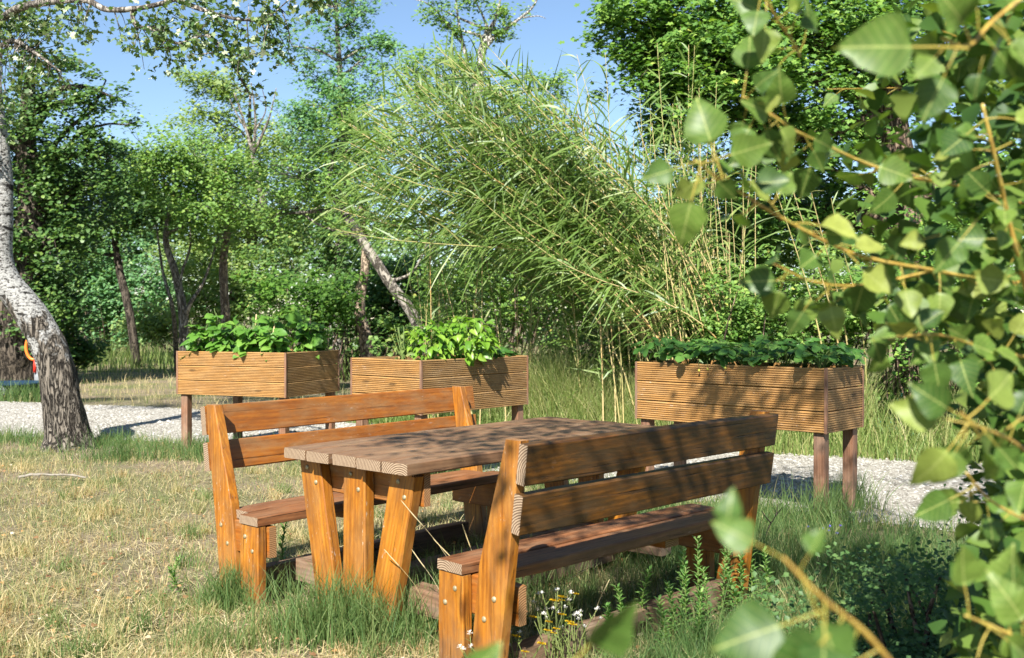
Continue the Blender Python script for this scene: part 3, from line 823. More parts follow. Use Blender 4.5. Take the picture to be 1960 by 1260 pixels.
def strawberry(root, label, group, nl, rad, h, size=(.05, .075)):
    t = empty('strawberry_plant', root); tag(t, label, 'strawberry', group)
    G = Geo()
    for q in range(nl):
        a = q * 2.4 + random.random(); rr = rad * math.sqrt(random.random())
        tip = np.array([math.cos(a) * rr, math.sin(a) * rr, h * random.uniform(.55, 1.05)])
        pl = spline(np.array([[0, 0, 0], tip * [.35, .35, .7], tip]), 5); V, F = tube_geo(pl, .0022, 4); G.add(V, tri(F))
        al = np.array([math.cos(a), math.sin(a), -.25]) + rng.normal(size=3) * .25
        place_leaf('leaf', random.choice(STRAWB), t, tip, al, np.array([0, -.2, 1.]) + rng.normal(size=3) * .28, random.uniform(*size))
    obj('stem', G.mesh('stem', M['stem']), t)
    return t
for k in range(3):
    strawberry(mw2 @ Vector((.12 + .05 * k, -.92 - .14 * k, PZT - .05)), ['low dark leafy plant next to the taller basil', 'low dark leafy plant between the basil and the planter end', 'low dark leafy plant at the right end of the middle planter'][k], 'low plants right of the basil', 16, .11, .11)
mw3 = local_mat(P3)
berries = Geo()
for k in range(12):
    x = .10 + (k // 2) * .255; y = -.14 - (k % 2) * .27
    root = mw3 @ Vector((x, y, PZT - .05))
    row = 'front' if k % 2 == 0 else 'back'
    o_ = ['first', 'second', 'third', 'fourth', 'fifth', 'sixth'][k // 2]
    strawberry(root, f'{o_} strawberry plant from the near corner, {row} row of the right planter', 'strawberry plants in the right planter', 24, .17, random.uniform(.17, .23), (.055, .085))
# unripe strawberries hanging over the front board
for k, x in enumerate((.72, .86, .93)):
    p = mw3 @ Vector((x, .03, PZT - .02 - .012 * k))
    bm = bmesh.new(); bmesh.ops.create_uvsphere(bm, u_segments=8, v_segments=6, radius=.008)
    for v_ in bm.verts: v_.co.z *= 1.25
    me = bpy.data.meshes.new('berry'); bm.to_mesh(me); bm.free(); me.materials.append(M['unripe'])
    t = empty('unripe_strawberry', p); tag(t, ['unripe strawberry hanging nearest the bench post', 'unripe yellow strawberry in the middle of three over the board', 'unripe strawberry farthest along the front board'][k], 'strawberry fruit', 'unripe strawberries over the board')
    obj('berry', me, t); V, F = tube_geo([(0, 0, .012), (.0, .01, .05), (0, .05, .06)], .0015, 4); obj('stalk', np_mesh('stalk', V, tri(F), M['stem'], {'rnd': np.full(len(V), .5)}), t)

# ------------------------------------------------------------------ trees
def crown_points(blobs):
    """blobs: (center, radii, clusters, leaves per cluster, cluster radius) -> cluster centres, leaf points"""
    C, L = [], []
    for (c, r, nc, nl, cr) in blobs:
        d = rng.normal(size=(nc, 3)); d /= np.linalg.norm(d, axis=1)[:, None]
        rad = rng.random(nc) ** .42
        cc = np.asarray(c) + d * rad[:, None] * np.asarray(r) * (1 + .26 * rng.normal(size=(nc, 1)))
        cc[:, 2] = np.maximum(cc[:, 2], .25)
        C.append(cc)
        n = np.maximum(4, rng.poisson(nl, nc))
        rep = np.repeat(cc, n, 0); k = len(rep)
        crr = np.repeat(cr * .82 * rng.uniform(.55, 1.35, nc), n)[:, None]
        off = rng.normal(size=(k, 3)) * [1, 1, .62] * crr * .62
        L.append(rep + off)
    L = np.concatenate(L); L[:, 2] = np.maximum(L[:, 2], .03)
    return np.concatenate(C), L

def limb(G, a, b, ra, rb, sag=.12, m=6, sides=5, jit=.06):
    a = np.asarray(a); b = np.asarray(b); L = np.linalg.norm(b - a)
    mid = (a + b) / 2 + rng.normal(size=3) * jit * L + np.array([0, 0, sag * L])
    P = spline(np.array([a, mid, b]), m)
    V, F = tube_geo(P, np.linspace(ra, rb, m), sides, True, .04); G.add(V, tri(F), rng.random()); return P

def tree(name, label, trunk, radii, blobs, leaf, tmpl, lsize, bark, cat='tree', group=None, twigs=True, limbs=None, up=.25, face=.9, twig_r=.012, sides=12):
    """trunk: polyline of points (first is the base)"""
    trunk = np.asarray(trunk, float); base = trunk[0].copy(); base[2] = 0
    t = empty(name, base); tag(t, label, cat, group)
    m = max(10, len(trunk) * 5)
    P = spline(trunk, m); r = np.interp(np.linspace(0, 1, m), np.linspace(0, 1, len(radii)), radii)
    G = Geo(); V, F = tube_geo(P - base, r, sides, True, .05); G.add(V, tri(F))
    obj('trunk', G.mesh('trunk', bark), t)
    C, L = crown_points(blobs)
    G = Geo()
    paths = [P]
    for (c, rr, nc, nl, cr) in blobs:
        c = np.asarray(c)
        i = np.argmin(np.linalg.norm(P - (c - [0, 0, rr[2] * .5]), axis=1) + .25 * np.abs(P[:, 2] - c[2] + rr[2] * .4)); i = max(i, int(m * .35))
        paths.append(limb(G, P[i] - base, c - base, r[i] * .6, max(.012, r[i] * .16), .05, 8, 6) + base)
    for (pts, rr) in (limbs or []):
        pp = spline(np.asarray(pts, float), 4 * len(pts)); V, F = tube_geo(pp - base, np.linspace(rr, rr * .25, len(pp)), 6, True, .05); G.add(V, tri(F)); paths.append(pp)
    if twigs:
        allp = np.concatenate(paths[1:]) if len(paths) > 1 else P
        for c in C[:: (1 if len(C) < 160 else 2)]:
            q = allp[np.argmin(np.linalg.norm(allp - c, axis=1))]
            limb(G, q - base, c - base, twig_r, twig_r * .3, .03, 5, 3, .1)
    if G.n: obj('limbs', G.mesh('limbs', bark), t)
    tv, tf = tmpl
    V, F, a = scatter(tv, tf, L - base, lsize * rng.uniform(.7, 1.3, len(L)), rot_frames(len(L), up, SUNV, face), np.clip(rng.beta(2, 2.2, len(L)), 0, 1))
    o = obj('crown', np_mesh('crown', V, F, leaf, {'rnd': a}), t); o['kind'] = 'stuff'
    return t

def bl(px, py, d, rx, ry, rz, nc, nl, cr): return (W(px, py, d), (rx, ry, rz), nc, nl, cr)

# leaning white poplar on the left
d0 = 10.2
tp = [(130, 870), (128, 830), (118, 770), (108, 705), (86, 645), (48, 585), (14, 540), (0, 490), (4, 420), (4, 340), (-4, 250), (-14, 150), (-10, 40), (0, -120), (30, -320)]
tr = np.array([.30, .208, .186, .172, .162, .148, .136, .122, .108, .106, .098, .09, .08, .06, .035])
trunk = np.array([W(x, y, d0) for x, y in tp]); trunk[0, 2] = -.05
base = trunk[0].copy(); base[2] = 0
t = empty('white_poplar', base); tag(t, 'leaning white-barked poplar with dark furrowed foot at the path edge', 'tree')
m = 90; P = spline(trunk, m); rr = np.interp(np.linspace(0, 1, m), np.linspace(0, 1, len(tr)), tr)
V, F = tube_geo(P - base, rr, 44)
# furrowed bark relief on the lower trunk
for i in range(m * 44):
    p = V[i]; c = P[i // 44] - base; dv = p - c; z = p[2]
    k = max(0, min(1, (1.75 - z) / .6))
    ang = math.atan2(dv[1], dv[0])
    fur = abs(mnoise.noise(Vector((math.cos(ang) * 3.2 + .3 * math.sin(z * 5), math.sin(ang) * 3.2, z * 1.5)))) * 1.6
    fine = mnoise.noise(Vector((p[0] * 9, p[1] * 9, z * 4)))
    V[i] = c + dv * (1 + k * (.16 * min(fur, .6) - .05) + .035 * fine)
obj('trunk', np_mesh('trunk', V, tri(F), M['bark_poplar'], smooth=True), t)
G = Geo(); limbs_p = []
def wp_limb(pts, r0, r1, d):
    pp = spline(np.array([W(x, y, dd) for (x, y, dd) in pts]), 5 * len(pts)); limbs_p.append(pp)
    V, F = tube_geo(pp - base, np.linspace(r0, r1, len(pp)), 8, True, .05); G.add(V, tri(F))
wp_limb([(-12, 60, 10.2), (20, 28, 9.4), (60, 12, 9.0), (110, 5, 8.6), (165, 2, 8.3), (205, 20, 8.1), (250, 20, 7.9), (300, 12, 7.8), (340, 2, 7.7), (375, 18, 7.6), (410, 28, 7.5)], .038, .009, 0)
wp_limb([(255, 20, 7.9), (262, 50, 7.9), (300, 60, 7.8), (340, 85, 7.75), (400, 70, 7.7), (440, 110, 7.6)], .02, .005, 0)
wp_limb([(340, 2, 7.7), (420, 30, 7.5), (480, 40, 7.4), (540, 20, 7.3)], .018, .005, 0)
wp_limb([(400, 70, 7.7), (430, 100, 7.6), (455, 140, 7.5), (470, 165, 7.5)], .012, .004, 0)
wp_limb([(340, 2, 7.7), (420, -30, 7.4), (540, -10, 7.2), (640, 15, 7.0)], .016, .004, 0)
wp_limb([(-10, 100, 10.2), (30, 80, 9.6), (80, 110, 9.3), (120, 140, 9.2)], .03, .006, 0)
wp_limb([(-5, -60, 10.2), (120, -120, 9.0), (260, -90, 8.4), (380, -60, 8.0)], .05, .01, 0)
blobs = []
for (x, y, d, rx, rz, nc, nl) in [(130, 25, 8.6, .25, .2, 14, 16), (165, 55, 8.4, .18, .2, 12, 16), (240, 80, 8, .15, .15, 6, 14), (290, 95, 7.9, .22, .2, 16, 18), (345, 60, 7.8, .3, .2, 20, 18), (370, 105, 7.7, .25, .18, 16, 18),
                                  (430, 45, 7.6, .3, .2, 20, 18), (480, 90, 7.5, .25, .2, 18, 18), (455, 135, 7.5, .15, .15, 10, 14), (525, 80, 7.3, .18, .18, 12, 16), (470, 165, 7.5, .1, .1, 5, 12), (545, 20, 7.3, .2, .12, 12, 14),
                                  (620, 8, 7.0, .15, .08, 10, 14), (390, -20, 7.8, .4, .1, 16, 16), (20, 60, 9.8, .45, .3, 40, 22), (40, 130, 9.6, .4, .35, 34, 22), (90, 150, 9.4, .3, .25, 16, 18), (10, 200, 9.9, .3, .4, 20, 20), (70, 40, 9.4, .4, .2, 26, 20)]:
    blobs.append((W(x, y, d), (rx, .35, rz), max(4, int(nc * .72)), nl, .12))
for (bx_, by_, bz_, r_) in [(-6.6, 9.3, 5.7, .7), (-4.8, 9.2, 5.7, .7), (-8.2, 10, 6.0, .7), (-5.6, 9.8, 6.2, .8), (-5.2, 10.4, 6.6, 1.1), (-3.6, 10.0, 6.9, 1.1), (-4.4, 9.2, 7.6, 1.0), (-6.4, 9.6, 7.2, 1.0), (-4.6, 10.8, 8.4, 1.0), (-6.8, 11.6, 6.4, .9), (-2.4, 11, 7.6, .9)]:
    blobs.append(((bx_, by_, bz_), (r_, r_, r_ * .7), 34, 34, .26))
C, L = crown_points(blobs)
limbs_p += [spline(np.array([P[-1], (P[-1] + np.array(b_[0])) / 2, b_[0]]), 8) for b_ in blobs[-11:]]
for pp in limbs_p[-11:]:
    V, F = tube_geo(pp - base, np.linspace(.04, .015, len(pp)), 6); G.add(V, tri(F))
allp = np.concatenate(limbs_p)
for c in C:
    q = allp[np.argmin(np.linalg.norm(allp - c, axis=1))]; limb(G, q - base, c - base, .006, .002, -.03, 5, 3, .1)
obj('limbs', G.mesh('limbs', M['bark_grey']), t)
V, F, a = scatter(LOBED[0], LOBED[1], L - base, .050 * rng.uniform(.7, 1.25, len(L)), rot_frames(len(L), .1, SUNV, .25))
o = obj('crown', np_mesh('crown', V, F, M['wpoplar'], {'rnd': a}), t); o['kind'] = 'stuff'

# big old dark tree far left, ivy on its trunk
d = 20
tree('ivy_tree', 'dark ivy-clad tree with thick trunk behind the leaning poplar', [gnd(28, 735), W(26, 640, d), W(40, 520, d), W(62, 400, d), W(52, 280, d), W(60, 150, d)], [.62, .5, .36, .26, .2, .1],
     [bl(95, 560, d + .3, .9, .9, 1.2, 60, 70, .38), bl(110, 440, d, 1.3, 1.0, 1.2, 54, 64, .36), bl(150, 360, d, 1.2, 1.1, 1.0, 46, 64, .36), bl(60, 300, d, 1.5, 1.2, 1.1, 52, 64, .36), bl(20, 460, d + .4, 1.0, 1.0, 1.6, 60, 70, .4),
      bl(95, 215, d, 1.1, 1.0, .9, 36, 54, .32), bl(180, 200, d, .6, .7, .6, 15, 44, .25), bl(100, 130, d, .7, .7, .5, 18, 44, .28), bl(225, 190, d, .3, .5, .35, 6, 30, .18), bl(195, 290, d, .5, .7, .5, 16, 50, .28), bl(-60, 250, d, 1.4, 1.2, 1.6, 60, 60, .42)],
     M['dark_leaf'], LEAFR, .085, M['bark_dark'], limbs=[([W(55, 340, d), W(130, 250, d), W(175, 215, d), W(205, 155, d)], .06), ([W(60, 380, d), W(140, 270, d), W(200, 240, d), W(245, 240, d)], .05)], twig_r=.014)
# low wide canopy and small trunks (left middle distance)
d = 27
tree('elm_tree', 'broad dark elm leaning over the clearing at left', [gnd(262, 703), W(248, 600, d), W(230, 520, d), W(222, 470, d), W(215, 380, d)], [.13, .11, .10, .09, .06],
     [bl(170, 400, d, 1.6, 1.2, .9, 70, 60, .42), bl(260, 370, d, 1.5, 1.2, .8, 70, 60, .42), bl(210, 330, d, 1.3, 1.0, .7, 50, 60, .4), bl(300, 420, d, 1.2, 1.0, .7, 50, 60, .4), bl(130, 470, d, 1.2, 1.0, .7, 40, 60, .42)],
     M['dark_leaf'], LEAF4, .12, M['bark_dark'], twig_r=.016)
d = 23
mt = tree('multi_stem_tree', 'several-stemmed grey tree rising just behind the bean planter', [gnd(352, 720), W(350, 600, d), W(335, 520, d), W(318, 460, d), W(330, 380, d)], [.12, .10, .085, .07, .05],
     [bl(330, 360, d, 1.1, 1.0, .9, 40, 60, .36), bl(400, 420, d, 1.2, 1.0, .7, 40, 60, .36), bl(300, 300, d, .9, .9, .7, 40, 55, .34), bl(380, 310, d, 1.0, 1.0, .8, 36, 55, .34), bl(450, 360, d, .8, .8, .8, 36, 55, .34)],
     M['mid_leaf'], LEAF4, .095, M['bark_grey'], limbs=[([gnd(356, 716), W(358, 600, d), W(390, 540, d), W(420, 450, d)], .07), ([gnd(338, 712), W(332, 600, d), W(312, 520, d), W(300, 430, d)], .07), ([W(352, 640, d), W(345, 540, d), W(365, 470, d), W(360, 400, d)], .05)], twig_r=.012)
# taller pale tree with bare grey branches
d = 31
tree('pale_tree', 'tall pale green tree with bare grey branches poking out', [gnd(440, 690), W(450, 560, d), W(500, 400, d), W(480, 290, d), W(480, 180, d)], [.2, .17, .13, .09, .03],
     [bl(400, 160, d, 1.0, 1.0, .8, 34, 60, .36), bl(420, 240, d, 1.5, 1.2, 1.1, 42, 64, .42), bl(395, 330, d, 1.1, 1.1, 1.2, 50, 64, .42), bl(500, 330, d, 1.5, 1.2, 1.2, 44, 64, .42), bl(560, 300, d, 1.4, 1.2, 1.3, 42, 64, .42), bl(470, 430, d, 1.6, 1.2, 1.2, 70, 64, .42), bl(560, 430, d, 1.4, 1.2, 1.2, 60, 64, .42), bl(500, 540, d, 1.6, 1.2, 1.2, 60, 64, .42)],
     M['light_leaf'], LEAF4, .12, M['bark_grey'],
     limbs=[([W(505, 400, d - 1.6), W(485, 300, d - 1.8), W(470, 240, d - 1.8), W(450, 180, d - 1.8)], .08), ([W(485, 300, d - 1.8), W(490, 230, d - 1.8), W(482, 160, d - 1.8)], .06), ([W(488, 290, d - 1.8), W(515, 230, d - 1.8), W(530, 170, d - 1.8)], .05),
            ([W(478, 260, d - 1.8), W(455, 220, d - 1.8), W(440, 190, d - 1.8)], .035), ([W(490, 250, d - 1.8), W(510, 210, d - 1.8), W(500, 160, d - 1.8)], .03), ([W(512, 400, d - 1.6), W(500, 360, d - 1.8), W(470, 320, d - 1.8)], .04)], twig_r=.018)
d = 29
tree('cool_green_tree', 'tall airy bluish-green tree left of the arching reeds', [gnd(640, 697), W(650, 520, d), W(660, 300, d), W(650, 120, d), W(640, -60, d)], [.22, .18, .13, .08, .03],
     [bl(640, 60, d, 1.1, 1.0, 1.1, 28, 36, .30), bl(700, 110, d, 1.0, 1.0, .9, 24, 36, .30), bl(610, 150, d, 1.0, 1.0, .9, 26, 38, .30), bl(660, 200, d, 1.5, 1.1, .9, 46, 50, .38), bl(740, 90, d, .6, .8, .5, 14, 40, .3), bl(590, 230, d, 1.0, 1.0, .8, 36, 50, .38), bl(640, 300, d, 1.5, 1.2, 1.2, 56, 56, .42), bl(560, 90, d, .5, .7, .6, 10, 36, .28), bl(660, -20, d, 1.0, 1.0, .8, 24, 44, .34), bl(690, 30, d, .6, .7, .6, 14, 40, .3)],
     M['blue_leaf'], LEAF4, .115, M['bark_grey'], twig_r=.016)
d = 26
tree('bare_topped_tree', 'white-branched tree with thin foliage rising above the reeds', [gnd(900, 707), W(905, 400, d), W(915, 180, d), W(925, 90, d), W(935, 60, d)], [.2, .16, .12, .10, .07],
     [bl(845, 20, d, .7, .7, .4, 16, 40, .28), bl(900, -10, d, .7, .7, .4, 14, 40, .28), bl(960, 20, d, .6, .7, .5, 16, 40, .28), bl(870, 60, d, .35, .5, .4, 10, 36, .24), bl(945, 70, d, .4, .5, .4, 12, 36, .24), bl(880, 130, d, .8, .8, .7, 24, 40, .3), bl(1060, 165, d, .5, .7, .5, 14, 40, .3), bl(800, 140, d, .9, .9, .8, 30, 46, .34), bl(1000, 200, d, 1.2, 1, .9, 30, 46, .34)],
     M['mid_leaf'], LEAF4, .10, M['bark_pale'],
     limbs=[([W(928, 95, d), W(950, 70, d), W(985, 45, d), W(1020, 15, d), W(1035, -20, d)], .06), ([W(925, 100, d), W(945, 50, d), W(958, 0, d), W(965, -40, d)], .06), ([W(910, 180, d), W(885, 80, d), W(875, 20, d), W(870, -40, d)], .06), ([W(888, 90, d), W(850, 40, d), W(820, 10, d), W(790, 0, d)], .035), ([W(1000, 36, d), W(1030, 33, d), W(1045, 38, d)], .02)], twig_r=.012)
# leaning grey trunk in front of the reeds
d = 13.5
tree('leaning_tree', 'slender grey tree leaning left behind the basil planter', [gnd(838, 800), W(800, 625, d), W(745, 540, d), W(690, 455, d), W(655, 400, d), W(625, 350, d)], [.092, .078, .07, .063, .054, .03],
     [bl(640, 300, d, .7, .7, .5, 34, 46, .22), bl(580, 340, d, .7, .7, .5, 34, 46, .22), bl(660, 240, d, .6, .6, .4, 26, 44, .22), bl(540, 410, d + .5, .7, .7, .6, 30, 46, .22)],
     M['mid_leaf'], LEAF4, .06, M['bark_grey'], limbs=[([W(690, 455, d), W(610, 430, d), W(570, 400, d)], .03), ([W(740, 540, d), W(790, 520, d), W(830, 440, d)], .03)], twig_r=.008, sides=14)
# large lobed-leaf tree on the right, boughs over the reeds
d = 12.5
tree('field_maple', 'large dark green maple spreading over the right side', [gnd(1760, 812), W(1745, 600, d), W(1740, 400, d), W(1700, 200, d), W(1680, 0, d), W(1640, -200, d)], [.26, .23, .2, .17, .13, .07],
     [bl(1180, 40, d, .5, .7, .3, 26, 46, .2), bl(1250, 110, d, .75, .8, .5, 70, 56, .22), bl(1330, 60, d, .9, .9, .6, 90, 60, .24), bl(1330, 180, d, .7, .8, .5, 66, 56, .22), bl(1430, 140, d - .6, .9, .9, .7, 90, 60, .24), bl(1540, 90, d, 1.0, 1.0, .8, 90, 60, .25), bl(1660, 60, d, 1.1, 1.0, .8, 80, 60, .25),
      bl(1480, 290, d, .8, .9, .6, 66, 56, .23), bl(1600, 240, d, .8, .9, .6, 56, 56, .23), bl(1800, 120, d, 1.0, 1.0, .9, 70, 60, .26), bl(1900, 300, d, 1.0, 1.0, 1.0, 60, 60, .26), bl(1560, 420, d + .6, .9, .9, .7, 60, 56, .24), bl(1740, 420, d + .8, 1.0, 1.0, .8, 60, 60, .26), bl(1400, 400, d + 1, .7, .8, .7, 44, 50, .22), bl(1250, -60, d, 1.0, .9, .5, 60, 50, .24), bl(1500, -60, d, 1.2, 1, .5, 60, 50, .25), bl(1270, 250, d + .5, .4, .5, .45, 26, 44, .2)],
     M['maple_leaf'], LOBED, .075, M['bark_brown'], limbs=[([W(1720, 260, d), W(1600, 120, d), W(1450, 60, d), W(1300, 70, d), W(1200, 60, d)], .08), ([W(1740, 420, d), W(1600, 330, d), W(1480, 280, d)], .06)], twig_r=.008)
d = 25
tree('slender_tree', 'slender tan-barked tree between the bean planter and the bright bush', [gnd(438, 711), W(432, 600, d), W(428, 500, d), W(440, 400, d), W(430, 300, d)], [.13, .11, .10, .08, .04],
     [bl(430, 460, d, .5, .5, .5, 14, 44, .26), bl(460, 400, d, .7, .7, .5, 20, 44, .28), bl(410, 350, d, .6, .6, .5, 16, 44, .28)], M['light_leaf'], LEAF4, .09, M['bark_tan'], twig_r=.012)
d = 19
tree('slender_tree', 'slender brown trunk in the shade left of the leaning grey tree', [gnd(706, 744), W(700, 650, d), W(688, 590, d), W(700, 500, d), W(690, 380, d)], [.14, .12, .10, .08, .04],
     [bl(700, 430, d, .7, .7, .5, 22, 46, .26), bl(660, 380, d, .6, .6, .5, 18, 46, .26), bl(740, 360, d, .6, .6, .5, 18, 46, .26)], M['mid_leaf'], LEAF4, .08, M['bark_tan'], twig_r=.010)
# bushes and undergrowth between the trunks
def bush(name, label, blobs, leaf, tmpl, size, cat='bush', group=None, stems=5, bark='bark_brown', up=.35):
    C, L = crown_points(blobs)
    c0 = np.asarray(blobs[0][0]).copy(); c0[2] = 0
    t = empty(name, c0); tag(t, label, cat, group)
    G = Geo()
    for c in C[::3]:
        limb(G, np.array([rng.normal() * .12, rng.normal() * .12, 0]) + (np.array([c[0], c[1], 0]) - c0) * [.5, .5, 0], c - c0, .016, .004, .03, 5, 4, .08)
    obj('stems', G.mesh('stems', M[bark]), t)
    V, F, a = scatter(tmpl[0], tmpl[1], L - c0, size * rng.uniform(.7, 1.3, len(L)), rot_frames(len(L), up, SUNV, .9), rng.beta(2, 2.2, len(L)))
    o = obj('foliage', np_mesh('foliage', V, F, leaf, {'rnd': a}), t); o['kind'] = 'stuff'
    return t
bush('bright_bush', 'bright green bush in front of the dark trunks, left of the leaning tree', [bl(590, 600, 18, .7, .6, .5, 36, 60, .22), bl(530, 570, 18, .5, .6, .6, 24, 60, .22), bl(640, 560, 18.4, .5, .6, .6, 20, 60, .22)], M['bright_leaf'], LEAF4, .085)
bush('dark_bush', 'dark shaded bush between the bean and basil planters', [bl(700, 600, 21, 1.2, .8, .9, 60, 70, .34), bl(620, 480, 22, 1.3, .8, 1.2, 60, 70, .36), bl(780, 560, 21, 1.2, .8, 1.3, 60, 70, .36)], M['dark_leaf'], LEAF4, .11)
bush('dark_bush', 'dark undergrowth behind the foot of the reeds', [bl(900, 560, 17, 1.3, .7, 1.2, 70, 70, .34), bl(1020, 520, 17, 1.3, .7, 1.4, 70, 70, .34), bl(1150, 540, 17, 1.3, .7, 1.3, 70, 70, .34), bl(1280, 560, 16, 1.3, .7, 1.2, 70, 70, .34)], M['mid_leaf'], LEAF4, .095)
bush('green_bush', 'leafy green bush behind the right planter', [bl(1440, 600, 10.5, .7, .5, .55, 60, 60, .18), bl(1540, 590, 10.5, .6, .5, .6, 50, 60, .18), bl(1380, 640, 10.4, .45, .4, .35, 40, 56, .16), bl(1640, 600, 10.5, .6, .5, .6, 50, 60, .18)], M['mid_leaf'], LEAF4, .055)
bush('screen_bush', 'loose green bush filling the gap between reeds and maple', [bl(1420, 480, 14.5, .9, .6, 1.2, 60, 60, .26), bl(1330, 440, 14.8, .8, .6, 1.2, 46, 60, .26), bl(1230, 480, 15, .8, .6, 1.0, 40, 60, .26), bl(1510, 420, 14.5, .8, .6, 1.2, 50, 60, .26)], M['mid_leaf'], LEAF4, .085)
bush('shade_bush', 'deep green bush in shade at right behind the netting', [bl(1760, 560, 10, .8, .6, .8, 60, 60, .2), bl(1880, 620, 9.6, .8, .6, .8, 50, 60, .2), bl(1840, 450, 10, .8, .6, .6, 46, 60, .2)], M['maple_leaf'], LEAF4, .06)
bush('yellow_green_bush', 'low yellow-green shrub right of the tall grass', [bl(1130, 690, 11.5, .45, .4, .3, 34, 56, .15), bl(1330, 640, 10.6, .5, .4, .25, 34, 56, .14), bl(1220, 670, 11, .4, .35, .25, 28, 50, .14)], M['bright_leaf'], LEAF4, .04)
bush('hedge_bush', 'bluish green hanging hedge at the far end of the clearing', [bl(200, 590, 34, 1.6, .7, 1.4, 70, 70, .42), bl(280, 560, 34, 1.5, .7, 1.7, 70, 70, .42), bl(150, 540, 34, 1.5, .7, 1.8, 60, 70, .42), bl(230, 500, 35, 1.6, .7, 1.4, 60, 70, .42)], M['blue_leaf'], LEAF4, .14)
bush('yellow_bush', 'sunlit yellow-green bush beyond the clearing', [bl(430, 590, 30, 1.6, .8, 1.3, 60, 70, .42), bl(300, 620, 31, 1.2, .7, .8, 40, 60, .36), bl(390, 500, 31, 1.4, .8, 1.2, 50, 70, .4)], M['light_leaf'], LEAF4, .13)
bush('thicket_bush', 'dark leafy thicket under the ivy-clad tree', [bl(90, 640, 21, .9, .6, .9, 50, 60, .3), bl(150, 670, 21.4, .5, .4, .35, 24, 50, .22), bl(-20, 600, 23, 1.2, .8, 1.2, 50, 60, .34)], M['dark_leaf'], LEAF4, .10)
# far woodland closing the view
def woodland():
    C = []
    n = 1500
    x = rng.uniform(-46, 40, n); y = rng.uniform(44, 60, n); top = 5.2 + 3.0 * vnoise(x, x * 0, 4.5, 8)
    z = top * rng.random(n) ** .8
    nl = 42
    P = np.repeat(np.stack([x, y, z], 1), nl, 0) + rng.normal(size=(n * nl, 3)) * [.8, .7, .55]
    P[:, 2] = np.maximum(P[:, 2], .05)
    return scatter(LEAF4[0], LEAF4[1], P, .30 * rng.uniform(.6, 1.3, len(P)), rot_frames(len(P), .3, SUNV, .3))
V, F, a = woodland()
tag(obj('distant_woodland', np_mesh('distant_woodland', V, F, M['hazy_far_leaf'], {'rnd': a})), 'distant green woodland closing the view behind all trees', 'woodland', kind='stuff')

# ------------------------------------------------------------------ giant reeds
reed = empty('giant_reed_clump', (1.7, 11, 0)); tag(reed, 'big clump of giant reeds bent over to the left by the wind', 'reeds')
RB = np.array([1.7, 11, 0.])
LG = Geo()
def blade(p, dirv, L, w, droop, a):
    """arching strap leaf, 4 segments"""
    n = 5; t = np.linspace(0, 1, n)[:, None]
    d = dirv / np.linalg.norm(dirv)
    C = p + d * L * t + np.array([0, 0, -1]) * droop * L * t ** 2
    s = np.cross(d, SUNV); s += rng.normal(size=3) * .42; s /= np.linalg.norm(s) + 1e-9
    ww = (w * np.array([.5, 1, .9, .6, .02]))[:, None]
    V = np.empty((2 * n, 3)); V[0::2] = C - s * ww / 2; V[1::2] = C + s * ww / 2
    i = np.arange(n - 1) * 2
    LG.add(V, np.stack([i, i + 1, i + 3, i + 2], 1), a)
def cane(base, tip, k, leafy=(.35, 1), nl=26, bend=.5, r=.011):
    up = np.array([0, 0, 1.0])
    L = np.linalg.norm(tip - base)
    c1 = base + up * L * bend + (tip - base) * [.06, .1, 0] + rng.normal(size=3) * .08
    c2 = tip * .62 + base * .38 + up * L * .16 * bend
    t = np.linspace(0, 1, 16)[:, None]
    P = (1 - t) ** 3 * base + 3 * t * (1 - t) ** 2 * c1 + 3 * t ** 2 * (1 - t) * c2 + t ** 3 * tip
    V, F = tube_geo(P - RB, np.linspace(r, r * .35, 16), 5, False)
    col = np.repeat(np.clip(rng.random() * .8 + .25 * rng.random(16), 0, 1), 5)
    o = obj('cane', np_mesh('cane', V, tri(F), M['cane'], {'rnd': col}, True), reed)
    for q in range(nl):
        f = leafy[0] + (leafy[1] - leafy[0]) * (q + rng.random()) / nl; i = min(14, int(f * 15))
        p = P[i] + (P[i + 1] - P[i]) * (f * 15 - i)
        tan = P[i + 1] - P[i]; tan /= np.linalg.norm(tan)
        s = rng.normal(size=3); s -= tan * s.dot(tan); s /= np.linalg.norm(s)
        dv = tan * rng.uniform(.35, 1.0) + s * rng.uniform(.35, 1.1)
        blade(p - RB, dv, rng.uniform(.16, .56), rng.uniform(.009, .027), rng.uniform(.05, .7), rng.beta(2, 2.3))
n = 176
for k in range(n):
    # tips spread under the wind-bent arch
    u = rng.random()
    if k < 134:
        px = rng.uniform(630, 1080); top = np.interp(px, [630, 690, 830, 960, 1060], [280, 185, 95, 110, 165]) + rng.normal() * 14; py = top + rng.random() ** 1.3 * np.interp(px, [560, 1060], [150, 330])
        bx = np.interp(px, [560, 1060], [1260, 1400]) + rng.normal() * 50
        d1 = rng.uniform(10.3, 11.8)
        cane(gnd(bx, 2560 / d1 + HY) * [1, 1, 0], W(px, py, d1 - rng.uniform(0, .9)), k, bend=rng.uniform(.34, .66), nl=88, r=.0085)
    else:
        bx = rng.uniform(1150, 1420); px = bx + rng.normal() * 50 - 40; py = rng.uniform(80, 420); d1 = rng.uniform(10.4, 11.8)
        cane(gnd(bx, 2560 / d1 + HY) * [1, 1, 0], W(px, py, d1), k, bend=.4, nl=50, leafy=(.12, 1), r=.008)
for k in range(64):   # shorter green shoots on the left of the clump
    bx = rng.uniform(820, 1260); d1 = rng.uniform(10.8, 12.6); px = bx + rng.normal() * 50 - 20; py = rng.uniform(400, 600)
    cane(gnd(bx, 2560 / d1 + HY) * [1, 1, 0], W(px, py, d1), k, bend=.4, nl=26, leafy=(.12, 1), r=.007)
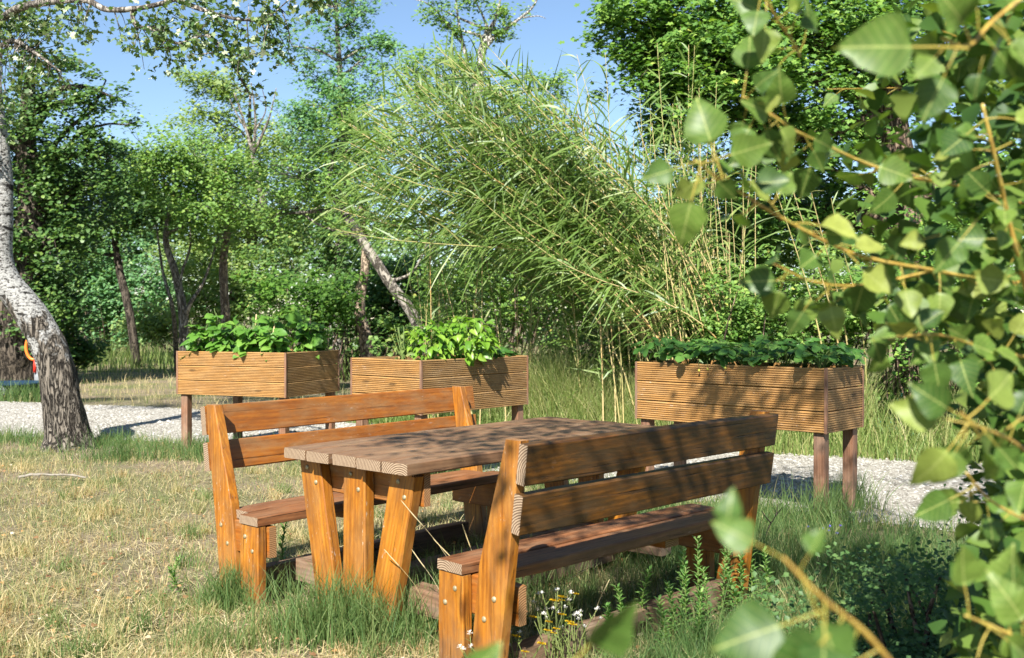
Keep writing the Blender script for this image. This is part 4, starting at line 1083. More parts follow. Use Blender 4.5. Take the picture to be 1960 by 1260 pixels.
for k in range(54):   # dead canes without leaves
    bx = rng.uniform(1190, 1440); d1 = rng.uniform(10.2, 11.4); px = bx - rng.uniform(-40, 300) * rng.random(); py = rng.uniform(230, 500)
    cane(gnd(bx, 2560 / d1 + HY) * [1, 1, 0], W(px, py, d1), k, bend=rng.uniform(.3, .45), nl=7, r=.007)
o = obj('leaves', LG.mesh('leaves', M['reed_leaf']), reed); o['kind'] = 'stuff'
# a few more reed leaves hanging on the right, in front of the maple
rc = empty('giant_reed', tuple(gnd(1600, 2560 / 10.0 + HY) * [1, 1, 0])); tag(rc, 'separate reed with drooping strap leaves in front of the maple', 'reed')
RB = np.array(rc.location); LG = Geo()
reed_keep = reed; reed = rc
for k in range(4):
    b_ = gnd(1600 + 18 * k, 2560 / (10.0 + .1 * k) + HY) * [1, 1, 0]
    cane(b_, W(1470 + 40 * k, 320 + 20 * k, 9.6), k, bend=.5, nl=16, leafy=(.5, 1))
o = obj('leaves', LG.mesh('leaves', M['reed_leaf']), rc); o['kind'] = 'stuff'

# ------------------------------------------------------------------ grass
def blades(P, L, w, lean, a, n_seg=3):
    """P (n,3) bases"""
    n = len(P); ang = rng.uniform(0, 2 * np.pi, n); lx = np.cos(ang); ly = np.sin(ang)
    t = np.linspace(0, 1, n_seg + 1)
    face = rng.uniform(0, 2 * np.pi, n); sx, sy = np.cos(face), np.sin(face)
    k = 2 * n_seg + 1
    V = np.zeros((n, k, 3))
    for i, tt in enumerate(t):
        c = P + np.stack([lx * lean * L * tt ** 1.7, ly * lean * L * tt ** 1.7, L * tt * np.sqrt(np.maximum(.05, 1 - (lean * tt) ** 2 * .6))], 1)
        if i < n_seg:
            ww = (w * (1 - .75 * tt) * .5)[:, None]; s = np.stack([sx, sy, 0 * sx], 1)
            V[:, 2 * i] = c - s * ww; V[:, 2 * i + 1] = c + s * ww
        else: V[:, 2 * i] = c
    F = []
    for i in range(n_seg - 1): F += [[2 * i, 2 * i + 1, 2 * i + 3], [2 * i, 2 * i + 3, 2 * i + 2]]
    F += [[2 * n_seg - 2, 2 * n_seg - 1, 2 * n_seg]]
    F = (np.array(F)[None] + (np.arange(n) * k)[:, None, None]).reshape(-1, 3)
    return V.reshape(-1, 3), F, np.repeat(a, k)

def on_path(x, y, mrg=0.0): return (y > path_near(x) + mrg) & (y < path_far(x) - mrg)

def under_bench(x, y):
    """trodden strip below the right bench and table"""
    dx, dy = x + .28, y - 3.766
    s_ = dx * ru[0] + dy * ru[1]; o_ = dx * ru[1] - dy * ru[0]
    return smooth01((s_ + .1) / .2) * smooth01((1.75 - s_) / .2) * smooth01((o_ + 1.3) / .3) * smooth01((.62 - o_) / .2)

def greenness(x, y):
    """0 = straw, 1 = lush (the shaded right side and path edges are green)"""
    side = smooth01((x - (-.55 + .0 * y)) / 1.4) * smooth01((9 - y) / 2)
    edge = np.exp(-((y - path_near(x) + .45) / .55) ** 2) * .95
    g = np.maximum(side, edge)
    g = g * (1 - .75 * under_bench(x, y))
    return np.clip(g + .55 * (vnoise(x, y, .5, 1) - .5) + .35 * (vnoise(x, y, .16, 2) - .5), 0, 1)

def lawn(n, dmin, dmax, wscale):
    d = 1 / np.sqrt(rng.uniform(1 / dmax ** 2, 1 / dmin ** 2, n)) if False else dmin * (dmax / dmin) ** rng.random(n)
    x = rng.uniform(-1, 1, n) * (.56 * d + .9); y = d
    keep = ~on_path(x, y, .02)
    clump = vnoise(x, y, .09, 7) * .6 + vnoise(x, y, .33, 9) * .4
    g = greenness(x, y)
    keep &= rng.random(n) < np.clip((.25 + 1.5 * (clump - .30) + .5 * g) * (.35 + .65 * smooth01((vnoise(x, y, .55, 31) - .18) / .25)), .05, 1)
    x, y, g, clump = x[keep], y[keep], g[keep], clump[keep]
    L = (.026 + .045 * clump + g * .078 * (.35 + vnoise(x, y, .25, 4))) * rng.lognormal(0, .35, len(x))
    far = y > path_far(x)
    L = np.where(far, L * 1.5, L)
    dry = np.clip(.71 - .60 * g + .26 * rng.normal(size=len(x)) + .3 * (vnoise(x, y, .8, 21) - .5), 0, 1)
    P = np.stack([x, y, np.zeros(len(x))], 1)
    return blades(P, L, wscale * rng.uniform(.6, 1.3, len(x)) * (.55 + .45 * g) * np.sqrt(y / 4.5), rng.uniform(.15, 1.0, len(x)) * (1.15 - .35 * g), dry)
V, F, a = lawn(300000, 3.0, 13, .0046)
tag(obj('grass', np_mesh('grass', V, F, M['grass'], {'rnd': a})), 'short dry and green grass around the furniture', 'grass', kind='stuff')
V, F, a = lawn(60000, 12, 46, .007)
V[:, 2] *= 1.5
tag(obj('meadow_grass', np_mesh('meadow_grass', V, F, M['grass'], {'rnd': np.clip(a + .12, 0, .9)})), 'sparse dry grass of the clearing beyond the path', 'grass', kind='stuff')
# taller clumps scattered through the dry lawn
cx_ = []; 
for k in range(170):
    d_ = 3.6 * (11 / 3.6) ** rng.random(); x_ = rng.uniform(-.55, .1) * d_
    if not on_path(np.array([x_]), np.array([d_]), -.1)[0]: cx_.append((x_, d_, rng.uniform(.5, 1.3), rng.uniform(.2, .95)))
P = []; Lb = []; Db = []
for (x_, d_, sc_, dr_) in cx_:
    n_ = int(rng.integers(25, 90)); P.append(np.stack([x_ + rng.normal(size=n_) * .035 * sc_, d_ + rng.normal(size=n_) * .03 * sc_, np.zeros(n_)], 1))
    Lb.append(rng.uniform(.05, .13, n_) * sc_); Db.append(np.clip(rng.normal(dr_, .12, n_), 0, 1))
P = np.concatenate(P); Lb = np.concatenate(Lb); Db = np.concatenate(Db)
V, F, a = blades(P, Lb, rng.uniform(.6, 1.2, len(P)) * .0048, rng.uniform(.1, .95, len(P)), Db, 4)
tag(obj('clump_grass', np_mesh('clump_grass', V, F, M['grass'], {'rnd': a})), 'taller loose grass clumps scattered through the dry lawn', 'grass', kind='stuff')
# fallen leaves and bits
n = 1500; d = 3.5 * (11 / 3.5) ** rng.random(n); x = rng.uniform(-.56, .3, n) * d
keep = ~on_path(x, d, .1); x, d = x[keep], d[keep]
fr = rot_frames(len(x), 2.2)
V, F, a = scatter(LEAFR[0] * [1, 1, 2.5], LEAFR[1], np.stack([x, d, rng.uniform(.008, .05, len(x))], 1), rng.uniform(.012, .035, len(x)), fr)
tag(obj('leaf_litter', np_mesh('leaf_litter', V, F, M['litter'], {'rnd': a})), 'small fallen brown leaves scattered in the grass', 'leaf litter', kind='stuff')
# dead straw lying flat
n = 26000
d = 3.4 * (12 / 3.4) ** rng.random(n); x = rng.uniform(-.56, .56, n) * d; keep = (~on_path(x, d)) & (rng.random(n) < 1.0 - .75 * greenness(x, d))
x, d = x[keep], d[keep]; a_ = rng.uniform(0, 6.28, len(x)); P = np.stack([x, d, rng.uniform(.004, .03, len(x))], 1)
tv = np.array([[-.5, 0, 0], [.5, 0, 0], [.3, 1, .12], [-.3, 1, .12]]); tf = np.array([[0, 1, 2], [0, 2, 3]])
ln = rng.uniform(.03, .11, len(x))
S = np.stack([-np.sin(a_), np.cos(a_), 0 * a_], 1) * (.0035 / ln)[:, None]; A = np.stack([np.cos(a_), np.sin(a_), rng.normal(size=len(x)) * .15], 1); Nn = np.stack([0 * a_, 0 * a_, 1 + 0 * a_], 1)
V, F, a = scatter(tv, tf, P, ln, (S, A, Nn))
tag(obj('straw_litter', np_mesh('straw_litter', V, F, M['straw'], {'rnd': a})), 'dead straw lying flat among the dry grass', 'straw', kind='stuff')

# tall grass bank behind the path
def grass_mass(name, label, n, xr, yr, L, w, mat, dry, lean=.7, wild=None, cat='grass'):
    x = rng.uniform(*xr, n); y = path_far(x) + rng.uniform(*yr, n)
    if wild is not None: k = wild(x, y); x, y = x[k], y[k]
    n = len(x); LL = rng.uniform(*L, n) * (.6 + .8 * vnoise(x, y, .45, 12))
    V, F, a = blades(np.stack([x, y, 0 * x], 1), LL, rng.uniform(.6, 1.3, n) * w, rng.uniform(.1, 1, n) * lean, np.clip(rng.normal(dry, .22, n), 0, 1), 4)
    o = obj(name, np_mesh(name, V, F, mat, {'rnd': a})); tag(o, label, cat, kind='stuff'); return o
grass_mass('tall_grass', 'tall feathery grass beyond the path under the reeds', 16000, (-.3, 5.5), (.05, 2.0), (.35, .95), .010, M['tall_grass'], .5, .75)
grass_mass('feathery_grass', 'pale feathery grass standing right of the basil planter', 15000, (.1, 2.6), (.0, 1.1), (.45, 1.0), .007, M['tall_grass'], .55, .8)
grass_mass('edge_grass', 'green grass fringe along the far path edge', 9000, (-2.5, 6), (-.1, .6), (.14, .4), .008, M['tall_grass'], .3, .7)
grass_mass('clearing_edge_grass', 'taller grass at the foot of the far trees', 9000, (-20, 1), (7, 18), (.25, .75), .018, M['tall_grass'], .35, .6, wild=lambda x, y: (x > -.26 * y - 5) & ((x > -4.5) | (y > 24)))

# tufts
def tuft(label, px, py, n, L, spread, dry, z=0, group='grass tufts at the furniture feet', lean=.75, mat='grass', w=.0052, loc=None):
    c = gnd(px, py) if loc is None else np.array(loc)
    t = empty('grass_tuft', c); tag(t, label, 'grass tuft', group)
    P = np.stack([rng.normal(size=n) * spread, rng.normal(size=n) * spread * .6, np.zeros(n)], 1)
    V, F, a = blades(P, rng.uniform(*L, n), rng.uniform(.6, 1.2, n) * w, rng.uniform(.1, 1, n) * lean, np.clip(rng.normal(dry, .13, n), 0, 1), 5)
    o = obj('blades', np_mesh('blades', V, F, M[mat], {'rnd': a}), t); o['kind'] = 'stuff'
tuft('dense green grass tuft in front of the table legs', 655, 1225, 1100, (.12, .34), .17, .20)
tuft('green grass tuft growing right of the table legs', 760, 1232, 600, (.10, .30), .14, .25)
tuft('green grass tuft at the foot of the left bench', 452, 1165, 600, (.10, .25), .085, .2)
tuft('low grass tuft left of the table foot beam', 400, 1250, 300, (.05, .16), .1, .3)
tuft('grass tuft around the near leg of the right planter', 1572, 1010, 420, (.12, .34), .12, .15)
tuft('grass tuft around the back leg of the right planter', 1622, 975, 380, (.12, .34), .12, .15)
tuft('dark grass tuft right of the poplar trunk', 225, 880, 500, (.10, .34), .22, .1)
tuft('green grass tuft by the bean planter leg', 395, 880, 420, (.10, .32), .2, .12)
tuft('green grass under the right bench far end', 1455, 1110, 500, (.12, .30), .16, .12)
tuft('grass tuft beneath the table centre', 0, 0, 500, (.12, .34), .22, .3, loc=(-.05, 4.75, 0))
tuft('grass tuft between table and right bench', 0, 0, 420, (.12, .36), .18, .25, loc=(-.12, 4.35, 0))
# dry seed stalks
def stalk(px, py, h, lean, k):
    c = gnd(px, py) if py < 1400 else np.array([px, py, 0])
    t = empty('dry_grass_stalk', c); tag(t, 'thin pale dry grass stalk with seed head near the benches', 'grass stalk', 'dry seed stalks around the benches')
    P = spline(np.array([[0, 0, 0], [lean * .3 * h, 0, h * .55], [lean * h, rng.normal() * .03, h * .98]]), 10)
    V, F = tube_geo(P, np.linspace(.0011, .0006, 10), 4); obj('stem', np_mesh('stem', V, tri(F), M['straw'], {'rnd': np.full(len(V), rng.random())}), t)
    Q = P[7:]; V, F = tube_geo(spline(Q, 7), [.0008, .0024, .002, .0026, .0018, .002, .0005], 5); obj('seed_head', np_mesh('seed_head', V, tri(F), M['straw'], {'rnd': np.full(len(V), rng.random())}), t)
for k, (px, py, h, ln) in enumerate([(870, 1255, .42, -.4), (905, 1250, .62, -.45), (935, 1255, .52, -.2), (985, 1260, .40, -.35), (960, 1268, .48, -.55), (1010, 1265, .34, -.3), (830, 1240, .4, -.5), (1060, 1240, .42, -.5), (1105, 1225, .36, .1), (1000, 1230, .33, .9), (1180, 1190, .34, .05), (1230, 1170, .30, -.1), (1130, 1250, .3, .25),
                                     (250, 1090, .16, .2), (225, 1060, .17, -.1), (300, 1180, .18, .1), (160, 1240, .2, .3), (80, 1130, .14, -.2), (270, 1250, .2, -.2), (40, 1010, .14, .2), (330, 1020, .13, .1)]):
    stalk(px, py, h, ln, k)

# ------------------------------------------------------------------ weeds
def weed(px, py, h, label, group, k, leafL=(.035, .07), nl=60, mat='weed', lean=0.0):
    c = gnd(px, py); t = empty('fleabane_plant', c); tag(t, label, 'weed', group)
    P = spline(np.array([[0, 0, 0], [rng.normal() * .015, rng.normal() * .015, h * .5], [lean * h + rng.normal() * .02, rng.normal() * .02, h]]), 8)
    V, F = tube_geo(P, np.linspace(.004, .0018, 8), 5); obj('stem', np_mesh('stem', V, tri(F), M['stem'], {'rnd': np.full(len(V), .4)}, True), t)
    G = Geo()
    for q in range(nl):
        f = .08 + .92 * (q / nl) ** .8; i = min(6, int(f * 7)); p = P[i] + (P[i + 1] - P[i]) * (f * 7 - i)
        a = q * 2.4; up_ = .35 + 1.0 * f
        dv = np.array([math.cos(a), math.sin(a), up_ * rng.uniform(.5, 1.3)]); dv /= np.linalg.norm(dv)
        L = rng.uniform(*leafL) * (1.1 - .45 * f); w = L * .16
        s = np.cross(dv, [0, 0, 1.]); s /= np.linalg.norm(s) + 1e-9
        C = [p, p + dv * L * .5 + [0, 0, .0], p + dv * L + np.array([0, 0, -.25 * L])]
        V = np.array([C[0] - s * w * .3, C[0] + s * w * .3, C[1] + s * w, C[1] - s * w, C[2]])
        G.V.append(V); G.F.append(np.array([[0, 1, 2], [0, 2, 3], [3, 2, 4]]) + G.n); G.n += 5; G.A.append(np.full(5, rng.random()))
    o = obj('leaves', G.mesh('leaves', M[mat], False), t); o['kind'] = 'stuff'
wl = 'green fleabane weed with narrow leaves along the right bench runner'
for k, (px, py, h) in enumerate([(1195, 1215, .20), (1150, 1235, .16), (1245, 1195, .24), (1300, 1180, .30), (1315, 1205, .28), (1340, 1175, .34), (1355, 1200, .25), (1380, 1170, .30), (1395, 1145, .40), (1425, 1150, .28), (1440, 1135, .30), (1460, 1150, .25), (1285, 1215, .22), (1410, 1185, .22), (1330, 1225, .2), (1265, 1235, .18)]):
    weed(px, py + 32, h + .05, wl, 'fleabane weeds by the right bench', k)
weed(343, 1135, .17, 'pair of upright green weeds in the dry lawn, taller stem', None, 0, (.03, .05), 46)
weed(328, 1140, .13, 'shorter upright green weed stem in the dry lawn', None, 0, (.03, .05), 40)
weed(920, 1262, .30, 'green weed stem against the right bench back post', None, 0, (.035, .06), 50)
weed(548, 1110, .30, 'weed silhouetted under the left bench seat', None, 0, (.05, .08), 36)
weed(1080, 1262, .16, 'pale weed under the flowering stems', None, 0, (.03, .05), 40)
def flower_plant(px, py, h, kind, k, label, group):
    c = gnd(px, py); t = empty('flowering_weed', c); tag(t, label, 'flower', group)
    G = Geo(); heads = []
    for s in range(4 if kind == 'yellow' else 6):
        tip = np.array([rng.normal() * .045, rng.normal() * .03, h * rng.uniform(.65, 1.05)])
        P = spline(np.array([[0, 0, 0], tip * [.3, .3, .55], tip]), 7); V, F = tube_geo(P, np.linspace(.0024, .0012, 7), 4); G.add(V, tri(F), .6); heads.append(tip)
        for q in range(4):
            i = rng.integers(1, 6); a = rng.uniform(0, 6.28); dv = np.array([math.cos(a), math.sin(a), .5]) * .03; s_ = np.array([-math.sin(a), math.cos(a), 0]) * .003
            G.V.append(np.array([P[i] - s_, P[i] + s_, P[i] + dv])); G.F.append(np.array([[0, 1, 2]]) + G.n); G.n += 3; G.A.append(np.full(3, .3))
    obj('stems', G.mesh('stems', M['stem']), t)
    for tip in heads:
        n = 9 if kind == 'yellow' else 22; V, F = [], []
        r = rng.uniform(.009, .013) * (1.4 if kind == 'yellow' else 1)
        for q in range(n):
            if kind == 'yellow':
                a = 2 * math.pi * q / n; d_ = np.array([math.cos(a), math.sin(a) * .75, .3 + .45 * math.sin(a + 3.6)])
            else:
                d_ = rng.normal(size=3); d_[2] = abs(d_[2]); d_ /= np.linalg.norm(d_); a = math.atan2(d_[1], d_[0])
            s_ = np.array([-math.sin(a), math.cos(a), 0]) * r * (.38 if kind == 'yellow' else .10)
            b = len(V); V += [tip - s_ * .4, tip + s_ * .4, tip + d_ * r + s_, tip + d_ * r - s_]; F += [[b, b + 1, b + 2], [b, b + 2, b + 3]]
        obj('flower_head', np_mesh('flower_head', np.array(V), np.array(F), M['yellow' if kind == 'yellow' else ('white_fluff' if kind == 'white' else 'purple')]), t)
for k, (px, py, h) in enumerate([(1052, 1250, .20), (1085, 1268, .17), (1075, 1235, .23), (1010, 1262, .13)]):
    flower_plant(px, py + 55, h + .06, 'yellow', k, 'yellow-flowered weed at the near end of the right bench', 'yellow flowers by the right bench')
for k, (px, py, h) in enumerate([(1065, 1240, .24), (1100, 1240, .19), (985, 1262, .15), (940, 1268, .13), (905, 1262, .12), (1040, 1225, .20), (1122, 1225, .13)]):
    flower_plant(px, py + 55, h + .07, 'white', k, 'weed with white fluffy seed heads by the right bench', 'white seed heads by the right bench')
flower_plant(1590, 1045, .10, 'purple', 0, 'tiny violet-blue flower in the shaded grass by the right planter', None)
# fine-leaved dark shrub at lower right
bush('fine_shrub', 'fine-leaved dark green shrub at the lower right edge', [((1.30, 3.05, .22), (.42, .40, .30), 60, 110, .10), ((1.62, 3.3, .38), (.45, .4, .4), 60, 110, .11), ((1.32, 2.75, .12), (.30, .25, .18), 40, 100, .09), ((1.75, 3.0, .6), (.4, .4, .4), 40, 100, .11)], M['shrub'], LEAF4, .020, stems=6, up=.5)
# dead twig standing in the grass by the bench
G = Geo()
for pts in ([(0, 0, 0), (.03, 0, .10), (.07, 0, .17), (.085, 0, .24)], [(.045, 0, .13), (.01, .0, .17), (-.01, 0, .20)], [(.07, 0, .17), (.11, 0, .22)]):
    V, F = tube_geo(spline(np.array(pts, float), 8), np.linspace(.0045, .002, 8), 5); G.add(V, tri(F))
tag(obj('dead_twig', G.mesh('dead_twig', M['bark_dark']), loc=gnd(1462, 1045)), 'dark bare forked twig standing beyond the right bench', 'twig')
# bleached stick on the lawn
c = gnd(35, 921); P = np.array([[0, 0, .03], [.12, 0, .05], [.27, .02, .045], [.42, -.02, .05], [.56, -.03, .03]])
V, F = tube_geo(spline(P, 24), np.linspace(.012, .007, 24), 8, True, .2)
tag(obj('fallen_stick', np_mesh('fallen_stick', V, tri(F), M['stick'], smooth=True), loc=c), 'bleached white stick lying on the dry grass at left', 'stick')

# ------------------------------------------------------------------ things by the far left tree
c = gnd(75, 752)
t = empty('water_post', c); tag(t, 'pale water post with a looped orange hose behind the poplar', 'water post')
V, F = tube_geo([(0, 0, -.03), (0, 0, .30), (0, 0, .62)], .085, 14); obj('post', np_mesh('post', V, tri(F), M['pale_post'], smooth=True), t)
V, F = tube_geo([(0, 0, .62), (0, 0, .95), (0, 0, 1.0)], [.03, .03, .028], 10); obj('riser', np_mesh('riser', V, tri(F), M['pale_post'], smooth=True), t)
P = spline(np.array([[-.02, -.03, 1.0], [-.14, -.06, .98], [-.20, -.06, .86], [-.19, -.06, .70], [-.12, -.06, .60], [-.03, -.06, .60], [.0, -.08, .70]]), 26)
V, F = tube_geo(P, .026, 10); obj('hose', np_mesh('hose', V, tri(F), M['orange_hose'], smooth=True), t)
V, F = tube_geo([(-.03, -.09, .62), (-.035, -.09, .50), (-.04, -.09, .36)], [.022, .028, .026], 10); obj('nozzle', np_mesh('nozzle', V, tri(F), M['red_plastic'], smooth=True), t)
c = gnd(20, 758)
t = empty('water_tub', c); tag(t, 'low dark blue tub in the shade at the left edge', 'tub')
ang = np.linspace(0, 2 * np.pi, 28, endpoint=False)
prof = [(.48, 0), (.52, .20), (.55, .20), (.55, .23), (.50, .23), (.46, .04)]
V = np.array([[r_ * math.cos(a), r_ * math.sin(a), z] for r_, z in prof for a in ang]); F = []
for k in range(len(prof) - 1):
    for i in range(28): F.append([k * 28 + i, k * 28 + (i + 1) % 28, (k + 1) * 28 + (i + 1) % 28, (k + 1) * 28 + i])
obj('shell', np_mesh('shell', V, tri(np.array(F)), M['blue_tub'], smooth=True), t)
a = np.array([[.44 * math.cos(x), .44 * math.sin(x), .1] for x in ang]); obj('water', np_mesh('water', np.concatenate([a, [[0, 0, .1]]]), np.array([[i, (i + 1) % 28, 28] for i in range(28)]), M['blue_tub']), t)
bm = bmesh.new(); bmesh.ops.create_icosphere(bm, subdivisions=2, radius=.16)
for v_ in bm.verts: v_.co *= 1 + .25 * mnoise.noise(v_.co * 6); v_.co.z *= .75
me = bpy.data.meshes.new('pale_rock'); bm.to_mesh(me); bm.free(); me.materials.append(M['pale_post'])
o = obj('pale_rock', me, loc=c + np.array([.12, -.68, .11])); tag(o, 'pale round stone in front of the blue tub', 'rock')
tuft('shaggy green grass in front of the blue tub', 45, 768, 500, (.15, .4), .3, .15, group=None, w=.012)

# teal netting heap
c = gnd(1722, 862); t = None
n = 26; u = np.linspace(-1, 1, n); X, Y = np.meshgrid(u, u)
r2 = X ** 2 + Y ** 2; Zh = .52 * np.exp(-r2 * 1.9) * (.55 + .9 * vnoise(X, Y, .35, 5)) + .01
V = np.stack([X * .42, Y * .38, Zh], -1).reshape(-1, 3); I = np.arange(n * n).reshape(n, n)
G = Geo()
for i in range(n):
    for line in (I[i], I[:, i]):
        P = V[line] + rng.normal(size=(n, 3)) * .008; a_, b_ = tube_geo(P, .0032, 3, False); G.add(a_, tri(b_))
o = obj('netting_heap', G.mesh('netting_heap', M['net']), loc=c); tag(o, 'heap of teal garden netting in the grass behind the right planter', 'netting')
tuft('grass growing through the teal netting', 1715, 858, 900, (.25, .65), .28, .25, group=None, w=.009, mat='tall_grass')
# ------------------------------------------------------------------ foreground poplar sapling
POP = leaf_meshes('poplar_leaf', w_poplar, [M['poplar'], M['petiole']], 16, n=9, fold=(.02, .6), droop=(-.2, .55), wavy=.02, petiole=.75, pr=.016)
sap = empty('poplar_sapling', (1.45, 1.75, 0)); tag(sap, 'blurred poplar sapling with glossy leaves filling the right foreground', 'tree')
SB = np.array([1.45, 1.75, 0])
BR = {}; KEEP = []
def branch(pts, r0, r1, name='branch'):
    pp = spline(np.array(pts, float), 5 * len(pts))
    V, F = tube_geo(pp - SB, np.linspace(r0, r1, len(pp)) * (1 if name != 'branch' else .42), 8, True, .10)
    BR[id(pp)] = obj(name, np_mesh(name, V, tri(F), M['twig'], smooth=True), sap); KEEP.append(pp); return pp
trunk_p = branch([(1.45, 1.75, -.02), (1.43, 1.75, .6), (1.46, 1.72, 1.3), (1.40, 1.7, 2.1), (1.2, 1.6, 3.0), (1.0, 1.5, 4.0)], .035, .012, 'trunk')
TOCAM = lambda p: (np.array([0, 0, CAMZ]) - p) / np.linalg.norm(np.array([0, 0, CAMZ]) - p)
nleaf = 0
def leaf_on(p, size, along=None, normal=None, on=None):
    global nleaf
    al = np.array([rng.normal() * .7 - .1, rng.normal() * .45, rng.normal() * .55 - .25]) if along is None else np.asarray(along, float)
    nr = (SUNV * .55 + TOCAM(p) * .75 + rng.normal(size=3) * .55) if normal is None else np.asarray(normal, float)
    place_leaf('leaf', POP[rng.integers(len(POP))], on or sap, p - SB, al, nr, size); nleaf += 1
def leafy(pp, n, f0=0., f1=1., size=(.034, .058)):
    n = int(n * 1.25)
    for q in range(n):
        f = f0 + (f1 - f0) * (q + .8 * rng.random()) / n; i = min(len(pp) - 1, int(f * (len(pp) - 1)))
        leaf_on(pp[i], rng.uniform(*size), on=BR[id(pp)])
def wpts(l): return [W(*q) for q in l]
b1 = branch(wpts([(1990, 545, 1.75), (1880, 535, 1.62), (1790, 518, 1.5), (1640, 488, 1.42), (1500, 420, 1.36), (1385, 348, 1.30), (1330, 308, 1.28)]), .0085, .003)
leafy(b1, 26, .1, 1.0)
b2 = branch(wpts([(1985, 640, 1.7), (1950, 500, 1.52), (1930, 420, 1.48), (1900, 290, 1.42), (1878, 200, 1.4)]), .009, .005); leafy(b2, 18)
b3 = branch(wpts([(1990, 400, 1.8), (1850, 360, 1.7), (1700, 330, 1.6), (1565, 272, 1.5), (1510, 245, 1.46), (1460, 208, 1.43), (1420, 185, 1.42)]), .007, .003); leafy(b3, 24, .1)
b4 = branch(wpts([(1530, 110, 1.6), (1515, 80, 1.5), (1490, 45, 1.44), (1465, 5, 1.4), (1440, -40, 1.4)]), .005, .003); leafy(b4, 9)
b5 = branch(wpts([(1990, -30, 1.15), (1900, 40, 1.10), (1850, 90, 1.08), (1800, 75, 1.05)]), .006, .003); leafy(b5, 7)
b6 = branch(wpts([(1990, 880, 1.25), (1930, 840, 1.18), (1870, 815, 1.12), (1840, 790, 1.1)]), .006, .003); leafy(b6, 9)
b7 = branch(wpts([(1740, 1310, .80), (1660, 1215, .78), (1580, 1150, .76), (1530, 1100, .75), (1500, 1068, .75)]), .0055, .003)
leafy(b7, 4, .1, .8, (.045, .06))
b8 = branch(wpts([(1990, 690, 1.6), (1880, 665, 1.5), (1790, 640, 1.42), (1700, 650, 1.4)]), .006, .003); leafy(b8, 16)
b9 = branch(wpts([(1790, 518, 1.5), (1650, 545, 1.48), (1560, 540, 1.46), (1480, 505, 1.44)]), .004, .002); leafy(b9, 12)
b10 = branch(wpts([(1990, 1010, 1.4), (1900, 960, 1.35), (1850, 905, 1.3)]), .005, .003); leafy(b10, 8)
b11 = branch(wpts([(1990, 1240, 1.1), (1900, 1200, 1.08), (1850, 1180, 1.05)]), .005, .003); leafy(b11, 6)
# single leaves the eye notices
def dirpx(x0, y0, x1, y1, d): v = W(x1, y1, d) - W(x0, y0, d); return v / np.linalg.norm(v)
def big(bx, by, tx, ty, d, tilt=0.2, size=None, dd=0.0):
    """leaf with its stalk starting at pixel (bx,by), tip at (tx,ty)"""
    p = W(bx, by, d); q = W(tx, ty, d + dd); L = np.linalg.norm(q - p) / 1.75
    nr = TOCAM(p) + SUNV * .4 + rng.normal(size=3) * tilt
    near_ = min(KEEP[1:], key=lambda b_: np.linalg.norm(b_ - p, axis=1).min())
    place_leaf('leaf', POP[rng.integers(len(POP))], BR[id(near_)], p - SB, q - p, nr, size or L)
for args in [(1850, 95, 1600, 88, 1.05), (1870, 60, 1860, -70, 1.05), (1880, 110, 1860, 190, 1.08), (1335, 310, 1225, 345, 1.28), (1340, 320, 1300, 470, 1.28, .3), (1385, 350, 1330, 180, 1.3, .3), (1330, 305, 1350, 300, 1.28),
             (1500, 1070, 1370, 1000, .75, .1), (1600, 1165, 1360, 1245, .77, .15), (1530, 1100, 1580, 1010, .76, .3), (1060, 1300, 1220, 1150, .72, 1.6), (860, 1340, 960, 1235, .72, .3), (1390, 1050, 1400, 935, .76, .5),
             (1870, 815, 1745, 740, 1.12), (1860, 815, 1790, 930, 1.12), (1880, 820, 1950, 900, 1.12), (1780, 640, 1800, 760, 1.35), (1560, 560, 1510, 640, 1.4), (1660, 620, 1690, 700, 1.36), (1800, 450, 1720, 470, 1.3), (1870, 420, 1790, 520, 1.25), (1420, 190, 1440, 60, 1.42)]:
    big(*args)
# inner mass of twigs reaching in from the right, farther back
k = 0
while nleaf < 296 and k < 90:
    k += 1
    d1 = rng.uniform(1.5, 2.5); y0 = rng.uniform(-60, 1240); reach = np.interp(y0, [0, 250, 600, 750, 1000, 1260], [1600, 1560, 1560, 1800, 1860, 1760])
    x1 = reach + rng.random() ** 1.5 * (1990 - reach); y1 = y0 + rng.normal() * 60 - 20
    q = branch([trunk_p[min(len(trunk_p) - 1, int(rng.uniform(5, 18)))] if d1 < 1.9 else W(2050, y0 + 60, d1 + .3), W(2010, (y0 + y1) / 2 + 20, d1 + .15), W((2010 + x1) / 2, (y0 + y1) / 2, d1 + .05), W(x1, y1, d1)], .005, .002)
    leafy(q, 9, .4, 1.0, (.036, .056))
# the rest of the sapling's foliage: right of the frame and overhead, it shades the right bench
Vs, Fs, mi = leaf_shape(w_poplar, n=4, fold=.2, droop=.2, seed=3)
pts = []
for (c, r_, n_) in [((1.75, 2.3, 1.6), (.45, .5, 1.2), 900), ((1.55, 2.6, .8), (.35, .4, .6), 420), ((1.9, 1.4, 2.6), (.6, .6, .8), 500)]:
    dd = rng.normal(size=(n_, 3)); dd /= np.linalg.norm(dd, axis=1)[:, None]; pts.append(np.array(c) + dd * (rng.random((n_, 1)) ** .4) * np.array(r_))
def shade_blob(tx, ty, tz, h, r, n_, cl=10):
    """foliage whose shadow falls around (tx,ty,tz), placed h metres higher along the sun ray"""
    c = np.array([tx, ty, tz]) - np.array(RAY) / -RAY.z * h * -1 * -1
    cc = c + rng.normal(size=(cl, 3)) * np.array(r); pts.append(np.repeat(cc, n_ // cl, 0) + rng.normal(size=(cl * (n_ // cl), 3)) * .13)
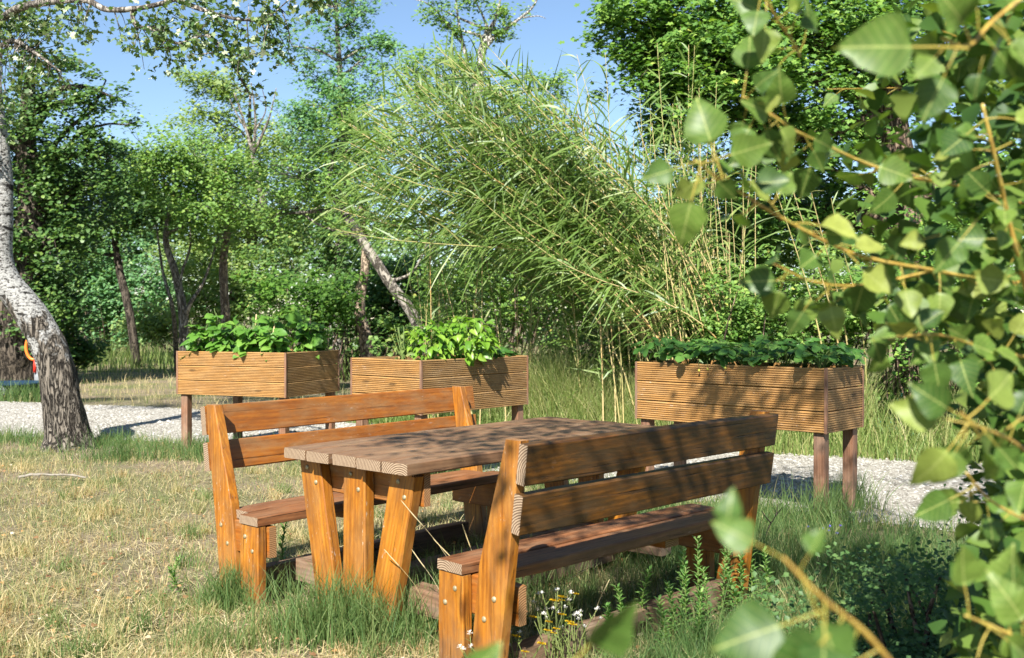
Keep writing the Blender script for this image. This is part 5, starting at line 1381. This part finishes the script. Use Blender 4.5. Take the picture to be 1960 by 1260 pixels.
for (tx, ty, tz, h, r, n_, cl) in [(.45, 4.2, .75, 3.3, (.32, .24, .12), 1000, 11), (.95, 4.65, .75, 3.4, (.28, .24, .12), 900, 11), (.0, 4.95, .75, 3.6, (.30, .16, .1), 420, 6), (.38, 5.35, .75, 3.7, (.25, .22, .1), 420, 6), (-.32, 4.75, .75, 3.6, (.16, .10, .08), 130, 3),
                                  (1.8, 4.9, 0, 3.6, (.42, .35, .2), 900, 12), (2.2, 5.6, 0, 4.2, (.6, .5, .3), 900, 12), (2.35, 6.8, .6, 4.6, (.28, .35, .2), 300, 5), (3.1, 7.4, 0, 5.0, (.8, .55, .4), 1500, 16), (3.8, 8.2, 0, 5.2, (.7, .5, .4), 900, 12), (1.7, 6.75, .8, 4.4, (.18, .25, .15), 110, 3), (2.2, 8.2, 0, 5.0, (.5, .3, .3), 380, 6), (.1, 3.6, .5, 2.9, (.15, .2, .1), 90, 3)]:
    shade_blob(tx, ty, tz, h, r, n_, cl)
n_ = 2900; q_ = rng.random(n_); yy_ = rng.uniform(-40, 1290, n_); dd_ = rng.uniform(1.6, 2.8, n_)
lim_ = np.interp(yy_, [0, 250, 600, 720, 950, 1260], [1620, 1560, 1570, 1800, 1870, 1760])
xx_ = lim_ + (2080 - lim_) * q_ ** .5
pts.append(np.stack([(xx_ - 980) / FPX * dd_, dd_, CAMZ + (HY - yy_) / FPX * dd_], 1))
L = np.concatenate(pts)
L = L[L[:, 2] > .05]
V, F, a = scatter(Vs, Fs, L - SB, .050 * rng.uniform(.7, 1.2, len(L)), rot_frames(len(L), .2, SUNV, .3))
o = obj('crown', np_mesh('crown', V, F, M['poplar_crown'], {'rnd': a}), sap); o['kind'] = 'stuff'
for tip in [(1.3, 1.5, 3.2), (.4, 1.0, 3.9), (-.3, 1.3, 4.2), (.9, 1.4, 4.2), (1.6, 2.0, 4.6), (1.2, 2.4, 4.8)]:
    s_ = trunk_p[-6]; mid = (s_ + np.array(tip)) / 2 + [0, 0, .15]; branch([s_, mid, tip], .012, .004, 'bough')
print('sapling leaves', nleaf, 'objects', len(bpy.data.objects), 'tris', sum(len(m_.polygons) for m_ in bpy.data.meshes))
